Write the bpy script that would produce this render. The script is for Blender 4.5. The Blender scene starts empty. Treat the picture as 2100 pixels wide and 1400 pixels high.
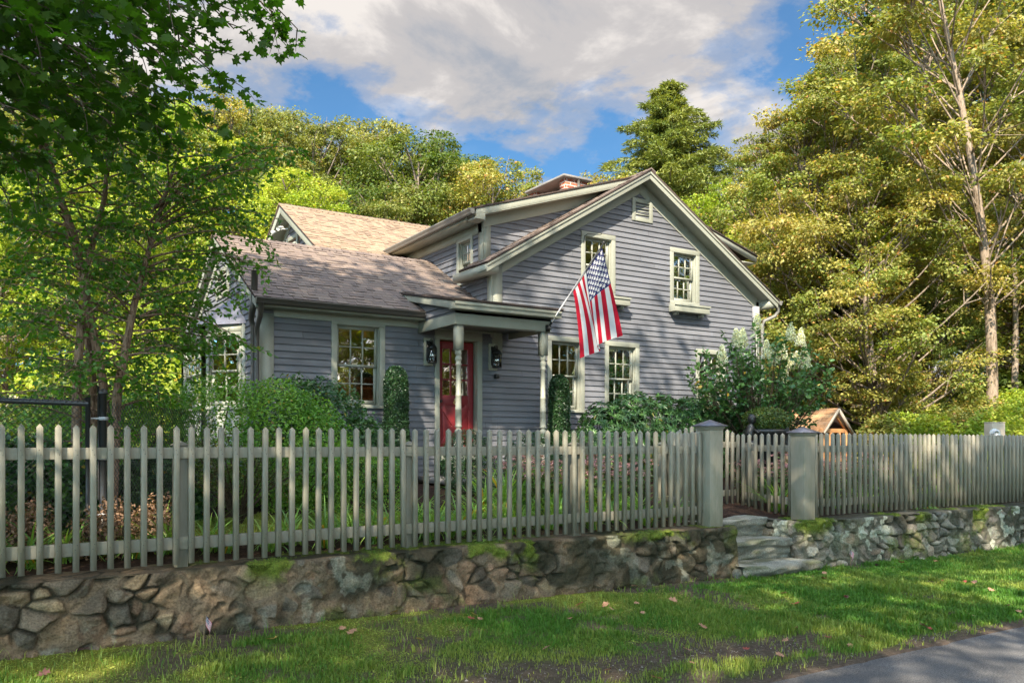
import bpy, math, random
import numpy as np
from mathutils import Vector, Matrix, Euler

# ------------------------------------------------------------------ camera, world, sun, exposure
S = bpy.context.scene
PHI = math.radians(32.26)
CP, SP = math.cos(PHI), math.sin(PHI)
FPX, HOR, PCX, EYE = 1720.0, 908.0, 1050.0, 1.0
cam_d = bpy.data.cameras.new('camera')
cam_d.sensor_width = 36.0
cam_d.lens = FPX / 2100.0 * 36.0
cam_d.shift_y = (HOR - 700.0) / 2100.0
cam_d.clip_start = 0.05
cam_d.clip_end = 3000.0
cam = bpy.data.objects.new('camera', cam_d)
S.collection.objects.link(cam)
cam.location = (0, 0, EYE)
cam.rotation_euler = (math.pi / 2, 0, -PHI)
S.camera = cam

SUN_TRAVEL = Vector((0.80, 0.84, -0.98)).normalized()
sun_d = bpy.data.lights.new('sun', 'SUN')
sun_d.energy = 3.9
sun_d.angle = math.radians(0.5)
sun_d.color = (1.0, 0.88, 0.70)
sun = bpy.data.objects.new('sun', sun_d)
S.collection.objects.link(sun)
sun.rotation_euler = SUN_TRAVEL.to_track_quat('-Z', 'Y').to_euler()

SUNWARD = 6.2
CLOUD_OFF = (9.2, 4.4, 0.0)
world = bpy.data.worlds.new('World')
S.world = world
world.use_nodes = True
def build_world():
    nt = world.node_tree
    N, L = nt.nodes, nt.links
    for n in list(N): N.remove(n)
    out = N.new('ShaderNodeOutputWorld')
    bg = N.new('ShaderNodeBackground'); bg.inputs['Strength'].default_value = 0.15
    sky = N.new('ShaderNodeTexSky'); sky.sky_type = 'NISHITA'; sky.sun_disc = False
    sky.sun_elevation = math.asin(-SUN_TRAVEL.z)
    sky.sun_rotation = math.atan2(-SUN_TRAVEL.x, -SUN_TRAVEL.y)
    sky.air_density = 1.0; sky.dust_density = 0.4; sky.ozone_density = 2.2
    tc = N.new('ShaderNodeTexCoord')
    sep = N.new('ShaderNodeSeparateXYZ'); L.new(tc.outputs['Generated'], sep.inputs[0])
    zz = N.new('ShaderNodeMath'); zz.operation = 'ADD'; zz.inputs[1].default_value = 0.22
    zc = N.new('ShaderNodeMath'); zc.operation = 'MAXIMUM'; zc.inputs[1].default_value = 0.0
    L.new(sep.outputs['Z'], zc.inputs[0]); L.new(zc.outputs[0], zz.inputs[0])
    dx = N.new('ShaderNodeMath'); dx.operation = 'DIVIDE'; L.new(sep.outputs['X'], dx.inputs[0]); L.new(zz.outputs[0], dx.inputs[1])
    dy = N.new('ShaderNodeMath'); dy.operation = 'DIVIDE'; L.new(sep.outputs['Y'], dy.inputs[0]); L.new(zz.outputs[0], dy.inputs[1])
    cb = N.new('ShaderNodeCombineXYZ'); L.new(dx.outputs[0], cb.inputs[0]); L.new(dy.outputs[0], cb.inputs[1])
    def noise(scale, detail, rough, off, dist=0.0):
        mp = N.new('ShaderNodeMapping'); mp.inputs['Location'].default_value = off
        L.new(cb.outputs[0], mp.inputs[0])
        n = N.new('ShaderNodeTexNoise'); n.inputs['Scale'].default_value = scale
        n.inputs['Detail'].default_value = detail; n.inputs['Roughness'].default_value = rough
        n.inputs['Distortion'].default_value = dist
        L.new(mp.outputs[0], n.inputs['Vector']); return n.outputs['Fac']
    def ramp(sock, stops):
        r = N.new('ShaderNodeValToRGB'); r.color_ramp.interpolation = 'EASE'
        el = r.color_ramp.elements
        el[0].position, el[0].color = stops[0][0], (*stops[0][1], 1)
        el[1].position, el[1].color = stops[-1][0], (*stops[-1][1], 1)
        for p, c in stops[1:-1]:
            e = el.new(p); e.color = (*c, 1)
        L.new(sock, r.inputs[0]); return r.outputs[0]
    big = noise(1.2, 9, 0.55, CLOUD_OFF, 0.1)
    fine = noise(3.6, 9, 0.62, (3.1, 1.7, 0.4), 0.2)
    mix = N.new('ShaderNodeMath'); mix.operation = 'MULTIPLY_ADD'; mix.inputs[1].default_value = 0.40
    L.new(fine, mix.inputs[0]); L.new(big, mix.inputs[2])
    cover = ramp(mix.outputs[0], [(0.66, (.08, .08, .08)), (0.71, (.5, .5, .5)), (0.76, (.97, .97, .97))])
    ccol = ramp(noise(2.6, 9, 0.6, (1.7, 4.2, 0.0), 0.3), [(0.36, (.78, .84, .95)), (0.5, (1.18, 1.12, 1.10)), (0.62, (1.8, 1.68, 1.57))])
    skg = N.new('ShaderNodeMixRGB'); skg.blend_type = 'MULTIPLY'; skg.inputs[0].default_value = 1.0
    skg.inputs[2].default_value = (0.11, 0.235, 0.30, 1); L.new(sky.outputs[0], skg.inputs[1])
    m = N.new('ShaderNodeMixRGB'); L.new(cover, m.inputs[0]); L.new(skg.outputs[0], m.inputs[1]); L.new(ccol, m.inputs[2])
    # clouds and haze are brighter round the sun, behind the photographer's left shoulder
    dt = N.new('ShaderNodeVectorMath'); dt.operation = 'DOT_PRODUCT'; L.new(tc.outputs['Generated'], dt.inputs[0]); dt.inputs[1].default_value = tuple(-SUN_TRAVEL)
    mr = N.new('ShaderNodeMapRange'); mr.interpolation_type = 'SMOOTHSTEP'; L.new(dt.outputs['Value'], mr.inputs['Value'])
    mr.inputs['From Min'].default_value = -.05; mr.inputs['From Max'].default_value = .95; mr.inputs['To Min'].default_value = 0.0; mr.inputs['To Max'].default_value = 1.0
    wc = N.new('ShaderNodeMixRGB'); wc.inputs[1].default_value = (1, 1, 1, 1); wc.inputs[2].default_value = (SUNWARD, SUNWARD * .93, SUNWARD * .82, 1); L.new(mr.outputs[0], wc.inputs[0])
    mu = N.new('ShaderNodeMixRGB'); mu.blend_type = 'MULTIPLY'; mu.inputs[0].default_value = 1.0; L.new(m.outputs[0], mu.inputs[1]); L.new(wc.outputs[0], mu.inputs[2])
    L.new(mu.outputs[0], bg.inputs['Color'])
    L.new(bg.outputs[0], out.inputs['Surface'])

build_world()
S.view_settings.view_transform = 'Standard'
S.view_settings.look = 'None'
S.view_settings.exposure = 1.82
S.view_settings.gamma = 1.0
S.view_settings.use_curve_mapping = False
S.render.engine = 'CYCLES'
S.cycles.max_bounces = 7
S.cycles.transparent_max_bounces = 8
S.cycles.diffuse_bounces = 3
S.cycles.glossy_bounces = 4
S.cycles.use_denoising = True
S.cycles.sample_clamp_indirect = 6.0

# ------------------------------------------------------------------ helpers
COL = S.collection
R = random.Random(11)
RG = np.random.default_rng(5)

def at(px, Z):
    """ground-plan point at distance Z along the view, seen in column px"""
    X = (px - PCX) / FPX * Z
    return (X * CP + Z * SP, -X * SP + Z * CP)

def link(o, parent=None):
    COL.objects.link(o)
    if parent is not None: o.parent = parent
    return o

def tag(o, label=None, cat=None, group=None, kind=None):
    if label: o['label'] = label
    if cat: o['category'] = cat
    if group: o['group'] = group
    if kind: o['kind'] = kind
    return o

def thing(name, label, cat, loc=(0, 0, 0), rz=0.0, group=None, parent=None):
    o = bpy.data.objects.new(name, None); o.empty_display_size = 0.1
    link(o, parent); o.location = loc; o.rotation_euler = (0, 0, rz)
    if label: tag(o, label, cat, group)
    return o

def raw_mesh(name, V, loops, starts, mats, midx=None, att=None, smooth=False):
    me = bpy.data.meshes.new(name)
    V = np.asarray(V, dtype=np.float32).reshape(-1, 3)
    loops = np.asarray(loops, dtype=np.int32).ravel(); starts = np.asarray(starts, dtype=np.int32).ravel()
    me.vertices.add(len(V)); me.vertices.foreach_set('co', V.ravel())
    me.loops.add(len(loops)); me.loops.foreach_set('vertex_index', loops)
    me.polygons.add(len(starts)); me.polygons.foreach_set('loop_start', starts)
    for m in mats: me.materials.append(m)
    if midx is not None: me.polygons.foreach_set('material_index', np.asarray(midx, dtype=np.int32))
    me.update(calc_edges=True)
    if att is not None:
        att = np.asarray(att, dtype=np.float32)
        a = me.color_attributes.new('col', 'FLOAT_COLOR', 'POINT')
        rgba = np.ones((len(V), 4), dtype=np.float32); rgba[:, :3] = att
        a.data.foreach_set('color', rgba.ravel())
    if smooth: me.polygons.foreach_set('use_smooth', np.ones(len(starts), dtype=bool))
    return me

def obj(name, me, parent=None):
    return link(bpy.data.objects.new(name, me), parent)

def copy_tree(o, parent=None):
    c = o.copy(); COL.objects.link(c)
    if parent is not None: c.parent = parent
    for ch in list(o.children): copy_tree(ch, c)
    return c

class MB:
    def __init__(s): s.v = []; s.f = []; s.m = []; s.c = []; s.cur = 0; s.col = (1, 1, 1)
    def vert(s, p): s.v.append(tuple(p)); s.c.append(s.col); return len(s.v) - 1
    def face(s, pts):
        s.f.append([s.vert(p) for p in pts]); s.m.append(s.cur)
    def poly(s, idx): s.f.append(list(idx)); s.m.append(s.cur)
    def hexa(s, p):
        i = [s.vert(q) for q in p]
        for f in ((0, 3, 2, 1), (4, 5, 6, 7), (0, 1, 5, 4), (1, 2, 6, 5), (2, 3, 7, 6), (3, 0, 4, 7)): s.poly([i[k] for k in f])
    def box(s, x0, x1, y0, y1, z0, z1):
        s.hexa([(x0, y0, z0), (x1, y0, z0), (x1, y1, z0), (x0, y1, z0), (x0, y0, z1), (x1, y0, z1), (x1, y1, z1), (x0, y1, z1)])
    def bar(s, a, b, w, h, up=(0, 0, 1)):
        a = Vector(a); b = Vector(b); d = (b - a).normalized(); u = Vector(up)
        sd = d.cross(u).normalized() * (w / 2); u2 = sd.cross(d).normalized() * (h / 2)
        s.hexa([a - sd - u2, a + sd - u2, b + sd - u2, b - sd - u2, a - sd + u2, a + sd + u2, b + sd + u2, b - sd + u2])
    def tube(s, pts, r, n=8, cap=True):
        pts = [Vector(p) for p in pts]
        rs = r if hasattr(r, '__len__') else [r] * len(pts)
        rings = []
        ref = Vector((0.13, 0.27, 1)).normalized()
        for i, p in enumerate(pts):
            d = (pts[min(i + 1, len(pts) - 1)] - pts[max(i - 1, 0)]).normalized()
            if abs(d.dot(ref)) > .97: ref = Vector((1, .2, 0)).normalized()
            a = d.cross(ref).normalized(); b = d.cross(a)
            rings.append([s.vert(p + (a * math.cos(t) + b * math.sin(t)) * rs[i]) for t in [k * 2 * math.pi / n for k in range(n)]])
        for i in range(len(rings) - 1):
            for k in range(n): s.poly((rings[i][k], rings[i][(k + 1) % n], rings[i + 1][(k + 1) % n], rings[i + 1][k]))
        if cap: s.poly(rings[0]); s.poly(rings[-1][::-1])
    def lathe(s, prof, c=(0, 0, 0), n=20, sx=1, sy=1):
        rings = [[s.vert((c[0] + r * sx * math.cos(k * 2 * math.pi / n), c[1] + r * sy * math.sin(k * 2 * math.pi / n), c[2] + z)) for k in range(n)] for r, z in prof]
        for i in range(len(rings) - 1):
            for k in range(n): s.poly((rings[i][k], rings[i][(k + 1) % n], rings[i + 1][(k + 1) % n], rings[i + 1][k]))
        s.poly(rings[0][::-1]); s.poly(rings[-1])
    def prism(s, poly2, y0, y1, axis='y'):
        """polygon in (x,z) extruded along y (or in (y,z) extruded along x)"""
        def P(a, b, t): return (a, t, b) if axis == 'y' else (t, a, b) if axis == 'x' else (a, b, t)
        A = [s.vert(P(a, b, y0)) for a, b in poly2]; B = [s.vert(P(a, b, y1)) for a, b in poly2]
        n = len(poly2); s.poly(A); s.poly(B[::-1])
        for k in range(n): s.poly((A[k], B[k], B[(k + 1) % n], A[(k + 1) % n]))
    def build(s, name, mats, parent=None, smooth=False, bevel=0.0, auto=None):
        if not isinstance(mats, (list, tuple)): mats = [mats]
        loops = [i for f in s.f for i in f]; starts = np.cumsum([0] + [len(f) for f in s.f])[:-1]
        me = raw_mesh(name, s.v, loops, starts, mats, s.m, s.c, smooth)
        o = obj(name, me, parent)
        if bevel > 0:
            b = o.modifiers.new('bevel', 'BEVEL'); b.width = bevel; b.segments = 2; b.limit_method = 'ANGLE'; b.angle_limit = math.radians(40)
        return o

# numpy value noise
_T = RG.random((256, 256))
def vnoise(x, y):
    x = np.asarray(x, float); y = np.asarray(y, float)
    xi = np.floor(x).astype(int); yi = np.floor(y).astype(int); fx = x - xi; fy = y - yi
    fx = fx * fx * (3 - 2 * fx); fy = fy * fy * (3 - 2 * fy)
    g = lambda a, b: _T[a & 255, b & 255]
    return (g(xi, yi) * (1 - fx) + g(xi + 1, yi) * fx) * (1 - fy) + (g(xi, yi + 1) * (1 - fx) + g(xi + 1, yi + 1) * fx) * fy
def fbm(x, y, o=4):
    s = 0; a = .5; t = 0
    for k in range(o):
        s = s + a * vnoise(x * 2 ** k + 17.3 * k, y * 2 ** k + 5.1 * k); t += a; a *= .5
    return s / t

# ------------------------------------------------------------------ materials
class NT:
    def __init__(s, name):
        s.m = bpy.data.materials.new(name); s.m.use_nodes = True
        s.t = s.m.node_tree; s.N = s.t.nodes; s.L = s.t.links
        for n in list(s.N): s.N.remove(n)
        s.out = s.N.new('ShaderNodeOutputMaterial')
        s.tc = s.N.new('ShaderNodeTexCoord')
    def n(s, typ, **kw):
        x = s.N.new(typ)
        for k, v in kw.items():
            if hasattr(x, k): setattr(x, k, v)
            else: x.inputs[k.replace('_', ' ')].default_value = v
        return x
    def link(s, a, b): s.L.new(a, b)
    def noise(s, scale, detail=4, rough=.55, vec=None, stretch=None, dist=0):
        n = s.n('ShaderNodeTexNoise'); n.inputs['Scale'].default_value = scale; n.inputs['Detail'].default_value = detail
        n.inputs['Roughness'].default_value = rough; n.inputs['Distortion'].default_value = dist
        v = vec or s.tc.outputs['Object']
        if stretch:
            mp = s.n('ShaderNodeMapping'); mp.inputs['Scale'].default_value = stretch; s.link(v, mp.inputs[0]); v = mp.outputs[0]
        s.link(v, n.inputs['Vector']); return n.outputs['Fac']
    def ramp(s, sock, stops):
        r = s.n('ShaderNodeValToRGB'); el = r.color_ramp.elements
        c4 = lambda c: (*c, 1) if hasattr(c, '__len__') else (c, c, c, 1)
        el[0].position = stops[0][0]; el[0].color = c4(stops[0][1]); el[1].position = stops[-1][0]; el[1].color = c4(stops[-1][1])
        for p, c in stops[1:-1]: e = el.new(p); e.color = c4(c)
        s.link(sock, r.inputs[0]); return r.outputs[0]
    def mix(s, a, b, fac=.5, mode='MIX'):
        m = s.n('ShaderNodeMixRGB'); m.blend_type = mode
        for i, x in ((1, a), (2, b)):
            if hasattr(x, 'links'): s.link(x, m.inputs[i])
            else: m.inputs[i].default_value = (*x, 1) if hasattr(x, '__len__') else (x, x, x, 1)
        if hasattr(fac, 'links'): s.link(fac, m.inputs[0])
        else: m.inputs[0].default_value = fac
        return m.outputs[0]
    def attr(s):
        a = s.n('ShaderNodeAttribute'); a.attribute_name = 'col'; return a.outputs['Color']
    def bump(s, h, strength=.3, dist=.01):
        b = s.n('ShaderNodeBump'); b.inputs['Strength'].default_value = strength; b.inputs['Distance'].default_value = dist
        s.link(h, b.inputs['Height']); return b.outputs[0]
    def principled(s, col, rough=.6, spec=.4, metal=0, normal=None, **kw):
        p = s.n('ShaderNodeBsdfPrincipled')
        if hasattr(col, 'links'): s.link(col, p.inputs['Base Color'])
        else: p.inputs['Base Color'].default_value = (*col, 1)
        if hasattr(rough, 'links'): s.link(rough, p.inputs['Roughness'])
        else: p.inputs['Roughness'].default_value = rough
        p.inputs['Specular IOR Level'].default_value = spec; p.inputs['Metallic'].default_value = metal
        if normal is not None: s.link(normal, p.inputs['Normal'])
        for k, v in kw.items(): p.inputs[k.replace('_', ' ')].default_value = v
        return p.outputs[0]
    def done(s, sh): s.link(sh, s.out.inputs['Surface']); return s.m

def paint(name, col, var=.12, rough=.55, wear=.0, fine=60, dirt=(.12, .11, .08), grain=None, spec=.35):
    t = NT(name)
    a = t.noise(2.2, 5); b = t.noise(fine, 3, .6, stretch=grain)
    c = t.mix(col, t.ramp(a, [(.3, 1 - var), (.7, 1 + var)]), 1, 'MULTIPLY')
    c = t.mix(c, t.ramp(b, [(.35, 1 - var * .6), (.65, 1 + var * .6)]), 1, 'MULTIPLY')
    if wear: c = t.mix(c, dirt, t.ramp(t.noise(7, 7, .7), [(.52, 0), (.75, wear)]))
    return t.done(t.principled(c, rough, spec, normal=t.bump(b, .25, .002)))

def attcol(name, rough=.8, spec=.2, fine=40, var=.2, bump=.4, dist=.004, metal=0):
    """base colour stored per vertex on the thing, broken up by fine noise"""
    t = NT(name); b = t.noise(fine, 5, .65)
    c = t.mix(t.attr(), t.ramp(b, [(.3, 1 - var), (.7, 1 + var)]), 1, 'MULTIPLY')
    return t.done(t.principled(c, rough, spec, metal, normal=t.bump(b, bump, dist)))

def leafmat(name, A, B, C=None, trans=.38, rough=.5, spec=.35, tcol=(1.5, 1.5, .55), rare=.975):
    """attribute r mixes A to B, g scales the value, b picks the rare colour C"""
    t = NT(name); sp = t.n('ShaderNodeSeparateColor'); t.link(t.attr(), sp.inputs[0])
    c = t.mix(A, B, sp.outputs[0])
    if C is not None: c = t.mix(c, C, t.ramp(sp.outputs[2], [(rare, 0), (rare + .01, 1)]))
    v = t.n('ShaderNodeMath', operation='MULTIPLY_ADD'); t.link(sp.outputs[1], v.inputs[0]); v.inputs[1].default_value = .9; v.inputs[2].default_value = .55
    c = t.mix(c, v.outputs[0], 1, 'MULTIPLY')
    p = t.principled(c, rough, spec)
    tr = t.n('ShaderNodeBsdfTranslucent'); t.link(t.mix(c, tcol, 1, 'MULTIPLY'), tr.inputs['Color'])
    mx = t.n('ShaderNodeMixShader'); mx.inputs[0].default_value = trans
    t.link(p, mx.inputs[1]); t.link(tr.outputs[0], mx.inputs[2])
    return t.done(mx.outputs[0])

def glassmat(name='window_glass', refl=.3):
    t = NT(name)
    fr = t.n('ShaderNodeFresnel'); fr.inputs['IOR'].default_value = 1.5
    f = t.n('ShaderNodeMath', operation='MULTIPLY_ADD'); f.use_clamp = True
    t.link(fr.outputs[0], f.inputs[0]); f.inputs[1].default_value = 1.6; f.inputs[2].default_value = refl
    g = t.n('ShaderNodeBsdfGlossy'); g.inputs['Roughness'].default_value = .015; g.inputs['Color'].default_value = (.95, .95, .95, 1)
    t.link(t.bump(t.noise(3.0, 2, .5), .06, .02), g.inputs['Normal'])
    tr = t.n('ShaderNodeBsdfTransparent'); tr.inputs['Color'].default_value = (.86, .88, .86, 1)
    mx = t.n('ShaderNodeMixShader'); t.link(f.outputs[0], mx.inputs[0]); t.link(tr.outputs[0], mx.inputs[1]); t.link(g.outputs[0], mx.inputs[2])
    return t.done(mx.outputs[0])

def emitmat(name, col, k):
    t = NT(name); e = t.n('ShaderNodeEmission'); e.inputs['Color'].default_value = (*col, 1); e.inputs['Strength'].default_value = k
    return t.done(e.outputs[0])

def brickmat():
    t = NT('chimney_brick')
    sp = t.n('ShaderNodeSeparateXYZ'); t.link(t.tc.outputs['Object'], sp.inputs[0])
    ad = t.n('ShaderNodeMath', operation='ADD'); t.link(sp.outputs[0], ad.inputs[0]); t.link(sp.outputs[1], ad.inputs[1])
    cb = t.n('ShaderNodeCombineXYZ'); t.link(ad.outputs[0], cb.inputs[0]); t.link(sp.outputs[2], cb.inputs[1])
    b = t.n('ShaderNodeTexBrick'); t.link(cb.outputs[0], b.inputs['Vector'])
    b.inputs['Scale'].default_value = 1; b.inputs['Brick Width'].default_value = .2; b.inputs['Row Height'].default_value = .072
    b.inputs['Mortar Size'].default_value = .009; b.inputs['Mortar Smooth'].default_value = .2
    b.inputs['Color1'].default_value = (.32, .1, .055, 1); b.inputs['Color2'].default_value = (.2, .06, .04, 1); b.inputs['Mortar'].default_value = (.5, .45, .4, 1)
    c = t.mix(b.outputs['Color'], t.ramp(t.noise(20, 4), [(.3, .7), (.7, 1.3)]), 1, 'MULTIPLY')
    return t.done(t.principled(c, .85, .2, normal=t.bump(b.outputs['Fac'], -.6, .01)))

M = {}
def siding_mat():
    t = NT('siding_paint'); base = (.132, .136, .154)
    base = t.mix(t.attr(), base, 1, 'MULTIPLY')
    rows = t.noise(1.0, 2, .5, stretch=(.45, .45, 9.38)); a = t.noise(2.2, 5); b = t.noise(50, 3, .6, stretch=(1, 1, 8))
    c = t.mix(base, t.ramp(rows, [(.3, .86), (.7, 1.14)]), 1, 'MULTIPLY'); c = t.mix(c, t.ramp(a, [(.3, .9), (.7, 1.1)]), 1, 'MULTIPLY')
    c = t.mix(c, t.ramp(b, [(.35, .95), (.65, 1.05)]), 1, 'MULTIPLY')
    drip = t.noise(3.0, 6, .7, stretch=(3.5, 3.5, .35)); c = t.mix(c, (.085, .082, .075), t.ramp(drip, [(.58, 0), (.78, .35)]))
    return t.done(t.principled(c, .6, .35, normal=t.bump(b, .3, .002)))
M['siding_old'] = paint('siding_paint', (.132, .128, .142), .09, .6, .12, 50, (.16, .15, .14), (1, 1, 8))
M['siding'] = siding_mat()
M['trim'] = paint('trim_paint', (.28, .288, .24), .06, .5, .10, 70, (.2, .2, .14))

def fence_mat():
    t = NT('fence_paint'); base = (.272, .25, .195)
    oi = t.n('ShaderNodeObjectInfo'); a = t.noise(2.2, 5); g = t.noise(22, 5, .65, stretch=(5, 5, .35))
    off = t.n('ShaderNodeVectorMath'); off.operation = 'ADD'; t.link(t.tc.outputs['Object'], off.inputs[0]); t.link(oi.outputs['Location'], off.inputs[1])
    st = t.noise(3.2, 7, .72, vec=off.outputs[0], stretch=(2, 2, .5))
    c = t.mix(base, t.ramp(oi.outputs['Random'], [(0, .88), (1, 1.1)]), 1, 'MULTIPLY')
    c = t.mix(c, t.ramp(g, [(.35, .93), (.65, 1.06)]), 1, 'MULTIPLY')
    c = t.mix(c, (.13, .135, .07), t.ramp(st, [(.5, 0), (.72, .55)]))
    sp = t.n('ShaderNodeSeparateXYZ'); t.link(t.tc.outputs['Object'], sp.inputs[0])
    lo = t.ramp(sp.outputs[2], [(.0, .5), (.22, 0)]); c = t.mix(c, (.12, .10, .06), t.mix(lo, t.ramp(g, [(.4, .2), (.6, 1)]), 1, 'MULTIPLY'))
    return t.done(t.principled(c, .65, .3, normal=t.bump(g, .5, .0015)))
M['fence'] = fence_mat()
M['gutter'] = paint('gutter_metal', (.17, .165, .15), .06, .35, 0, 30, spec=.5)
M['gutter_dark'] = paint('downspout_brown', (.07, .062, .055), .06, .35, 0, 30, spec=.5)
M['door'] = paint('red_door_paint', (.19, .02, .024), .06, .4, 0, 50)
M['black'] = paint('black_metal', (.018, .018, .018), .1, .4, 0, 40, spec=.5)
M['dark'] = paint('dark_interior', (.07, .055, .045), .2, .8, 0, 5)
M['cap'] = paint('copper_cap_metal', (.14, .13, .16), .15, .35, .3, 14, (.3, .28, .28), spec=.6)
M['bayroof'] = paint('bay_roof_metal', (.13, .13, .165), .12, .3, .2, 10, (.4, .4, .42), spec=.6)
M['concrete'] = paint('chimney_slab', (.2, .19, .18), .15, .9, .3, 30)
M['white'] = paint('white_plastic', (.75, .75, .73), .03, .4, 0, 30)
M['beige'] = paint('beige_box_paint', (.5, .42, .33), .06, .5, .1, 30)
M['steel'] = paint('galvanised_pipe', (.4, .4, .42), .1, .35, 0, 30, spec=.7)
M['brass'] = paint('brass', (.6, .42, .15), .05, .3, 0, 30, spec=.8)
M['wood'] = paint('raw_cedar', (.55, .27, .11), .2, .7, .2, 20, (.3, .15, .07), (1, 8, 8))
M['curtain'] = paint('curtain_cloth', (.6, .56, .5), .08, .9, 0, 20)
M['blind'] = paint('blind_slats', (.7, .68, .62), .04, .5, 0, 20)
M['glass'] = glassmat(refl=.5)
M['lantern_glass'] = glassmat('lantern_glass', .25)
M['brick'] = brickmat()
M['shingle'] = attcol('roof_shingle', .9, .15, 90, .28, .5, .003)
M['stone'] = attcol('wall_stone', .9, .2, 60, .5, 1.0, .009)
M['lampshade'] = emitmat('lit_lampshade', (1, .33, .06), 2.2)
M['lampbulb'] = emitmat('lit_bulb', (1, .42, .1), 5)
M['bark'] = None
def bark(name, c1, c2, sc=9):
    t = NT(name); n = t.noise(sc, 6, .7, stretch=(1, 1, .25))
    c = t.ramp(n, [(.35, c1), (.5, c2), (.62, c1), (.75, c2)])
    return t.done(t.principled(c, .9, .15, normal=t.bump(n, .8, .03)))
M['bark'] = bark('grey_bark', (.10, .075, .055), (.26, .21, .165))
M['bark_pale'] = bark('pale_bark', (.10, .075, .05), (.31, .24, .18), 7)
M['bark_birch'] = bark('peeling_birch_bark', (.10, .06, .04), (.36, .24, .17), 14)
M['twig'] = bark('twig_bark', (.05, .035, .025), (.12, .09, .06), 20)
M['lf_gold'] = leafmat('leaf_gold_green', (.16, .21, .045), (.38, .31, .085), (.42, .22, .07), rare=.95)
M['lf_green'] = leafmat('leaf_mid_green', (.07, .12, .022), (.17, .19, .04))
M['lf_olive'] = leafmat('leaf_olive', (.13, .17, .045), (.28, .26, .08), (.35, .2, .06))
M['lf_lime'] = leafmat('leaf_lime', (.20, .30, .03), (.42, .44, .06), (.5, .35, .05))
M['lf_maple'] = leafmat('leaf_maple_dark', (.05, .115, .014), (.09, .17, .022), None, .42, .4, .4, (1.5, 2.2, .4))
M['lf_birch'] = leafmat('leaf_birch', (.06, .165, .02), (.14, .27, .035), (.3, .3, .03), .4, .35, .5, (1.4, 1.8, .4))
M['lf_conifer'] = leafmat('needle_conifer', (.12, .17, .045), (.27, .29, .075), None, .2, .6)
M['lf_azalea'] = leafmat('leaf_azalea', (.11, .26, .03), (.27, .46, .055), (.45, .34, .06), .3, .35, .5)
M['lf_rhodo'] = leafmat('leaf_rhododendron', (.04, .11, .03), (.10, .21, .05), (.45, .33, .05), .2, .28, .55)
M['lf_box'] = leafmat('leaf_boxwood', (.022, .06, .02), (.05, .11, .035), None, .15, .3, .5)
M['lf_boxlight'] = leafmat('leaf_boxwood_light', (.05, .10, .02), (.14, .18, .03), (.4, .3, .03), .2, .35, .5)
M['lf_hydr'] = leafmat('leaf_hydrangea', (.04, .115, .035), (.09, .19, .055), (.45, .27, .02), .25, .35, .45, rare=.987)
M['lf_lily'] = leafmat('leaf_daylily', (.12, .27, .06), (.36, .5, .10), (.5, .28, .04), .35, .4, .45)
M['lf_sage'] = leafmat('leaf_sedum', (.10, .21, .07), (.20, .31, .11), None, .25, .5)
M['lf_brown'] = leafmat('leaf_astilbe_brown', (.22, .13, .08), (.45, .3, .2), None, .25, .7)
M['grass'] = leafmat('grass_blade', (.08, .20, .024), (.34, .36, .075), None, .3, .5, .3, (1.2, 1.3, .5))
M['panicle'] = leafmat('panicle_petal', (.6, .62, .5), (.82, .82, .74), None, .3, .7)
M['pink'] = leafmat('sedum_petal', (.42, .2, .25), (.6, .36, .38), None, .3, .7)
# ------------------------------------------------------------------ ground
def sstep(a, b, x):
    t = np.clip((np.asarray(x, float) - a) / (b - a), 0, 1); return t * t * (3 - 2 * t)
def wall_front(x): return np.interp(x, [-6, -2, 0, 3, 5, 7.66, 8.8, 9, 12, 16, 40], [6.66, 6.84, 6.94, 7.10, 7.15, 7.08, 7.05, 7.03, 7.06, 7.03, 6.9])
def verge_z(x, y):
    base = -.525 - .011 * np.clip(x, -6, 16)
    t = np.clip((7.0 - y) / 2.9, 0, 1)
    z = base * (1 - t) + (-.665) * t
    z = z + .028 * (fbm(x * .9, y * .9, 3) - .5) * (1 - sstep(.8, 1, t))
    return np.where(y < 4.0, -.72, z)
def yard_z(x, y):
    z = -.03 + np.minimum(.36, .075 * np.maximum(y - 7.4, 0))
    rb = .165 * np.maximum(y - 19, 0); rr = .19 * np.maximum(x - 18.5, 0) * sstep(7, 11, y)
    rl = .07 * np.maximum(-x - 2, 0)
    rise = np.hypot(rb, rr) + rl
    return z + 9 * (1 - np.exp(-rise / 9)) + .05 * (fbm(x * .7, y * .7, 3) - .5) * sstep(8, 10, y)
def ground_z(x, y):
    x = np.asarray(x, float); y = np.asarray(y, float)
    wf = wall_front(x) + .16
    z = np.where(y < wf, verge_z(x, y), yard_z(x, y))
    gate = (x > 7.5) & (x < 9.0) & (y < 8.0)
    z = np.where(gate & (y >= wf), -.62, z)
    return z

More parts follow.
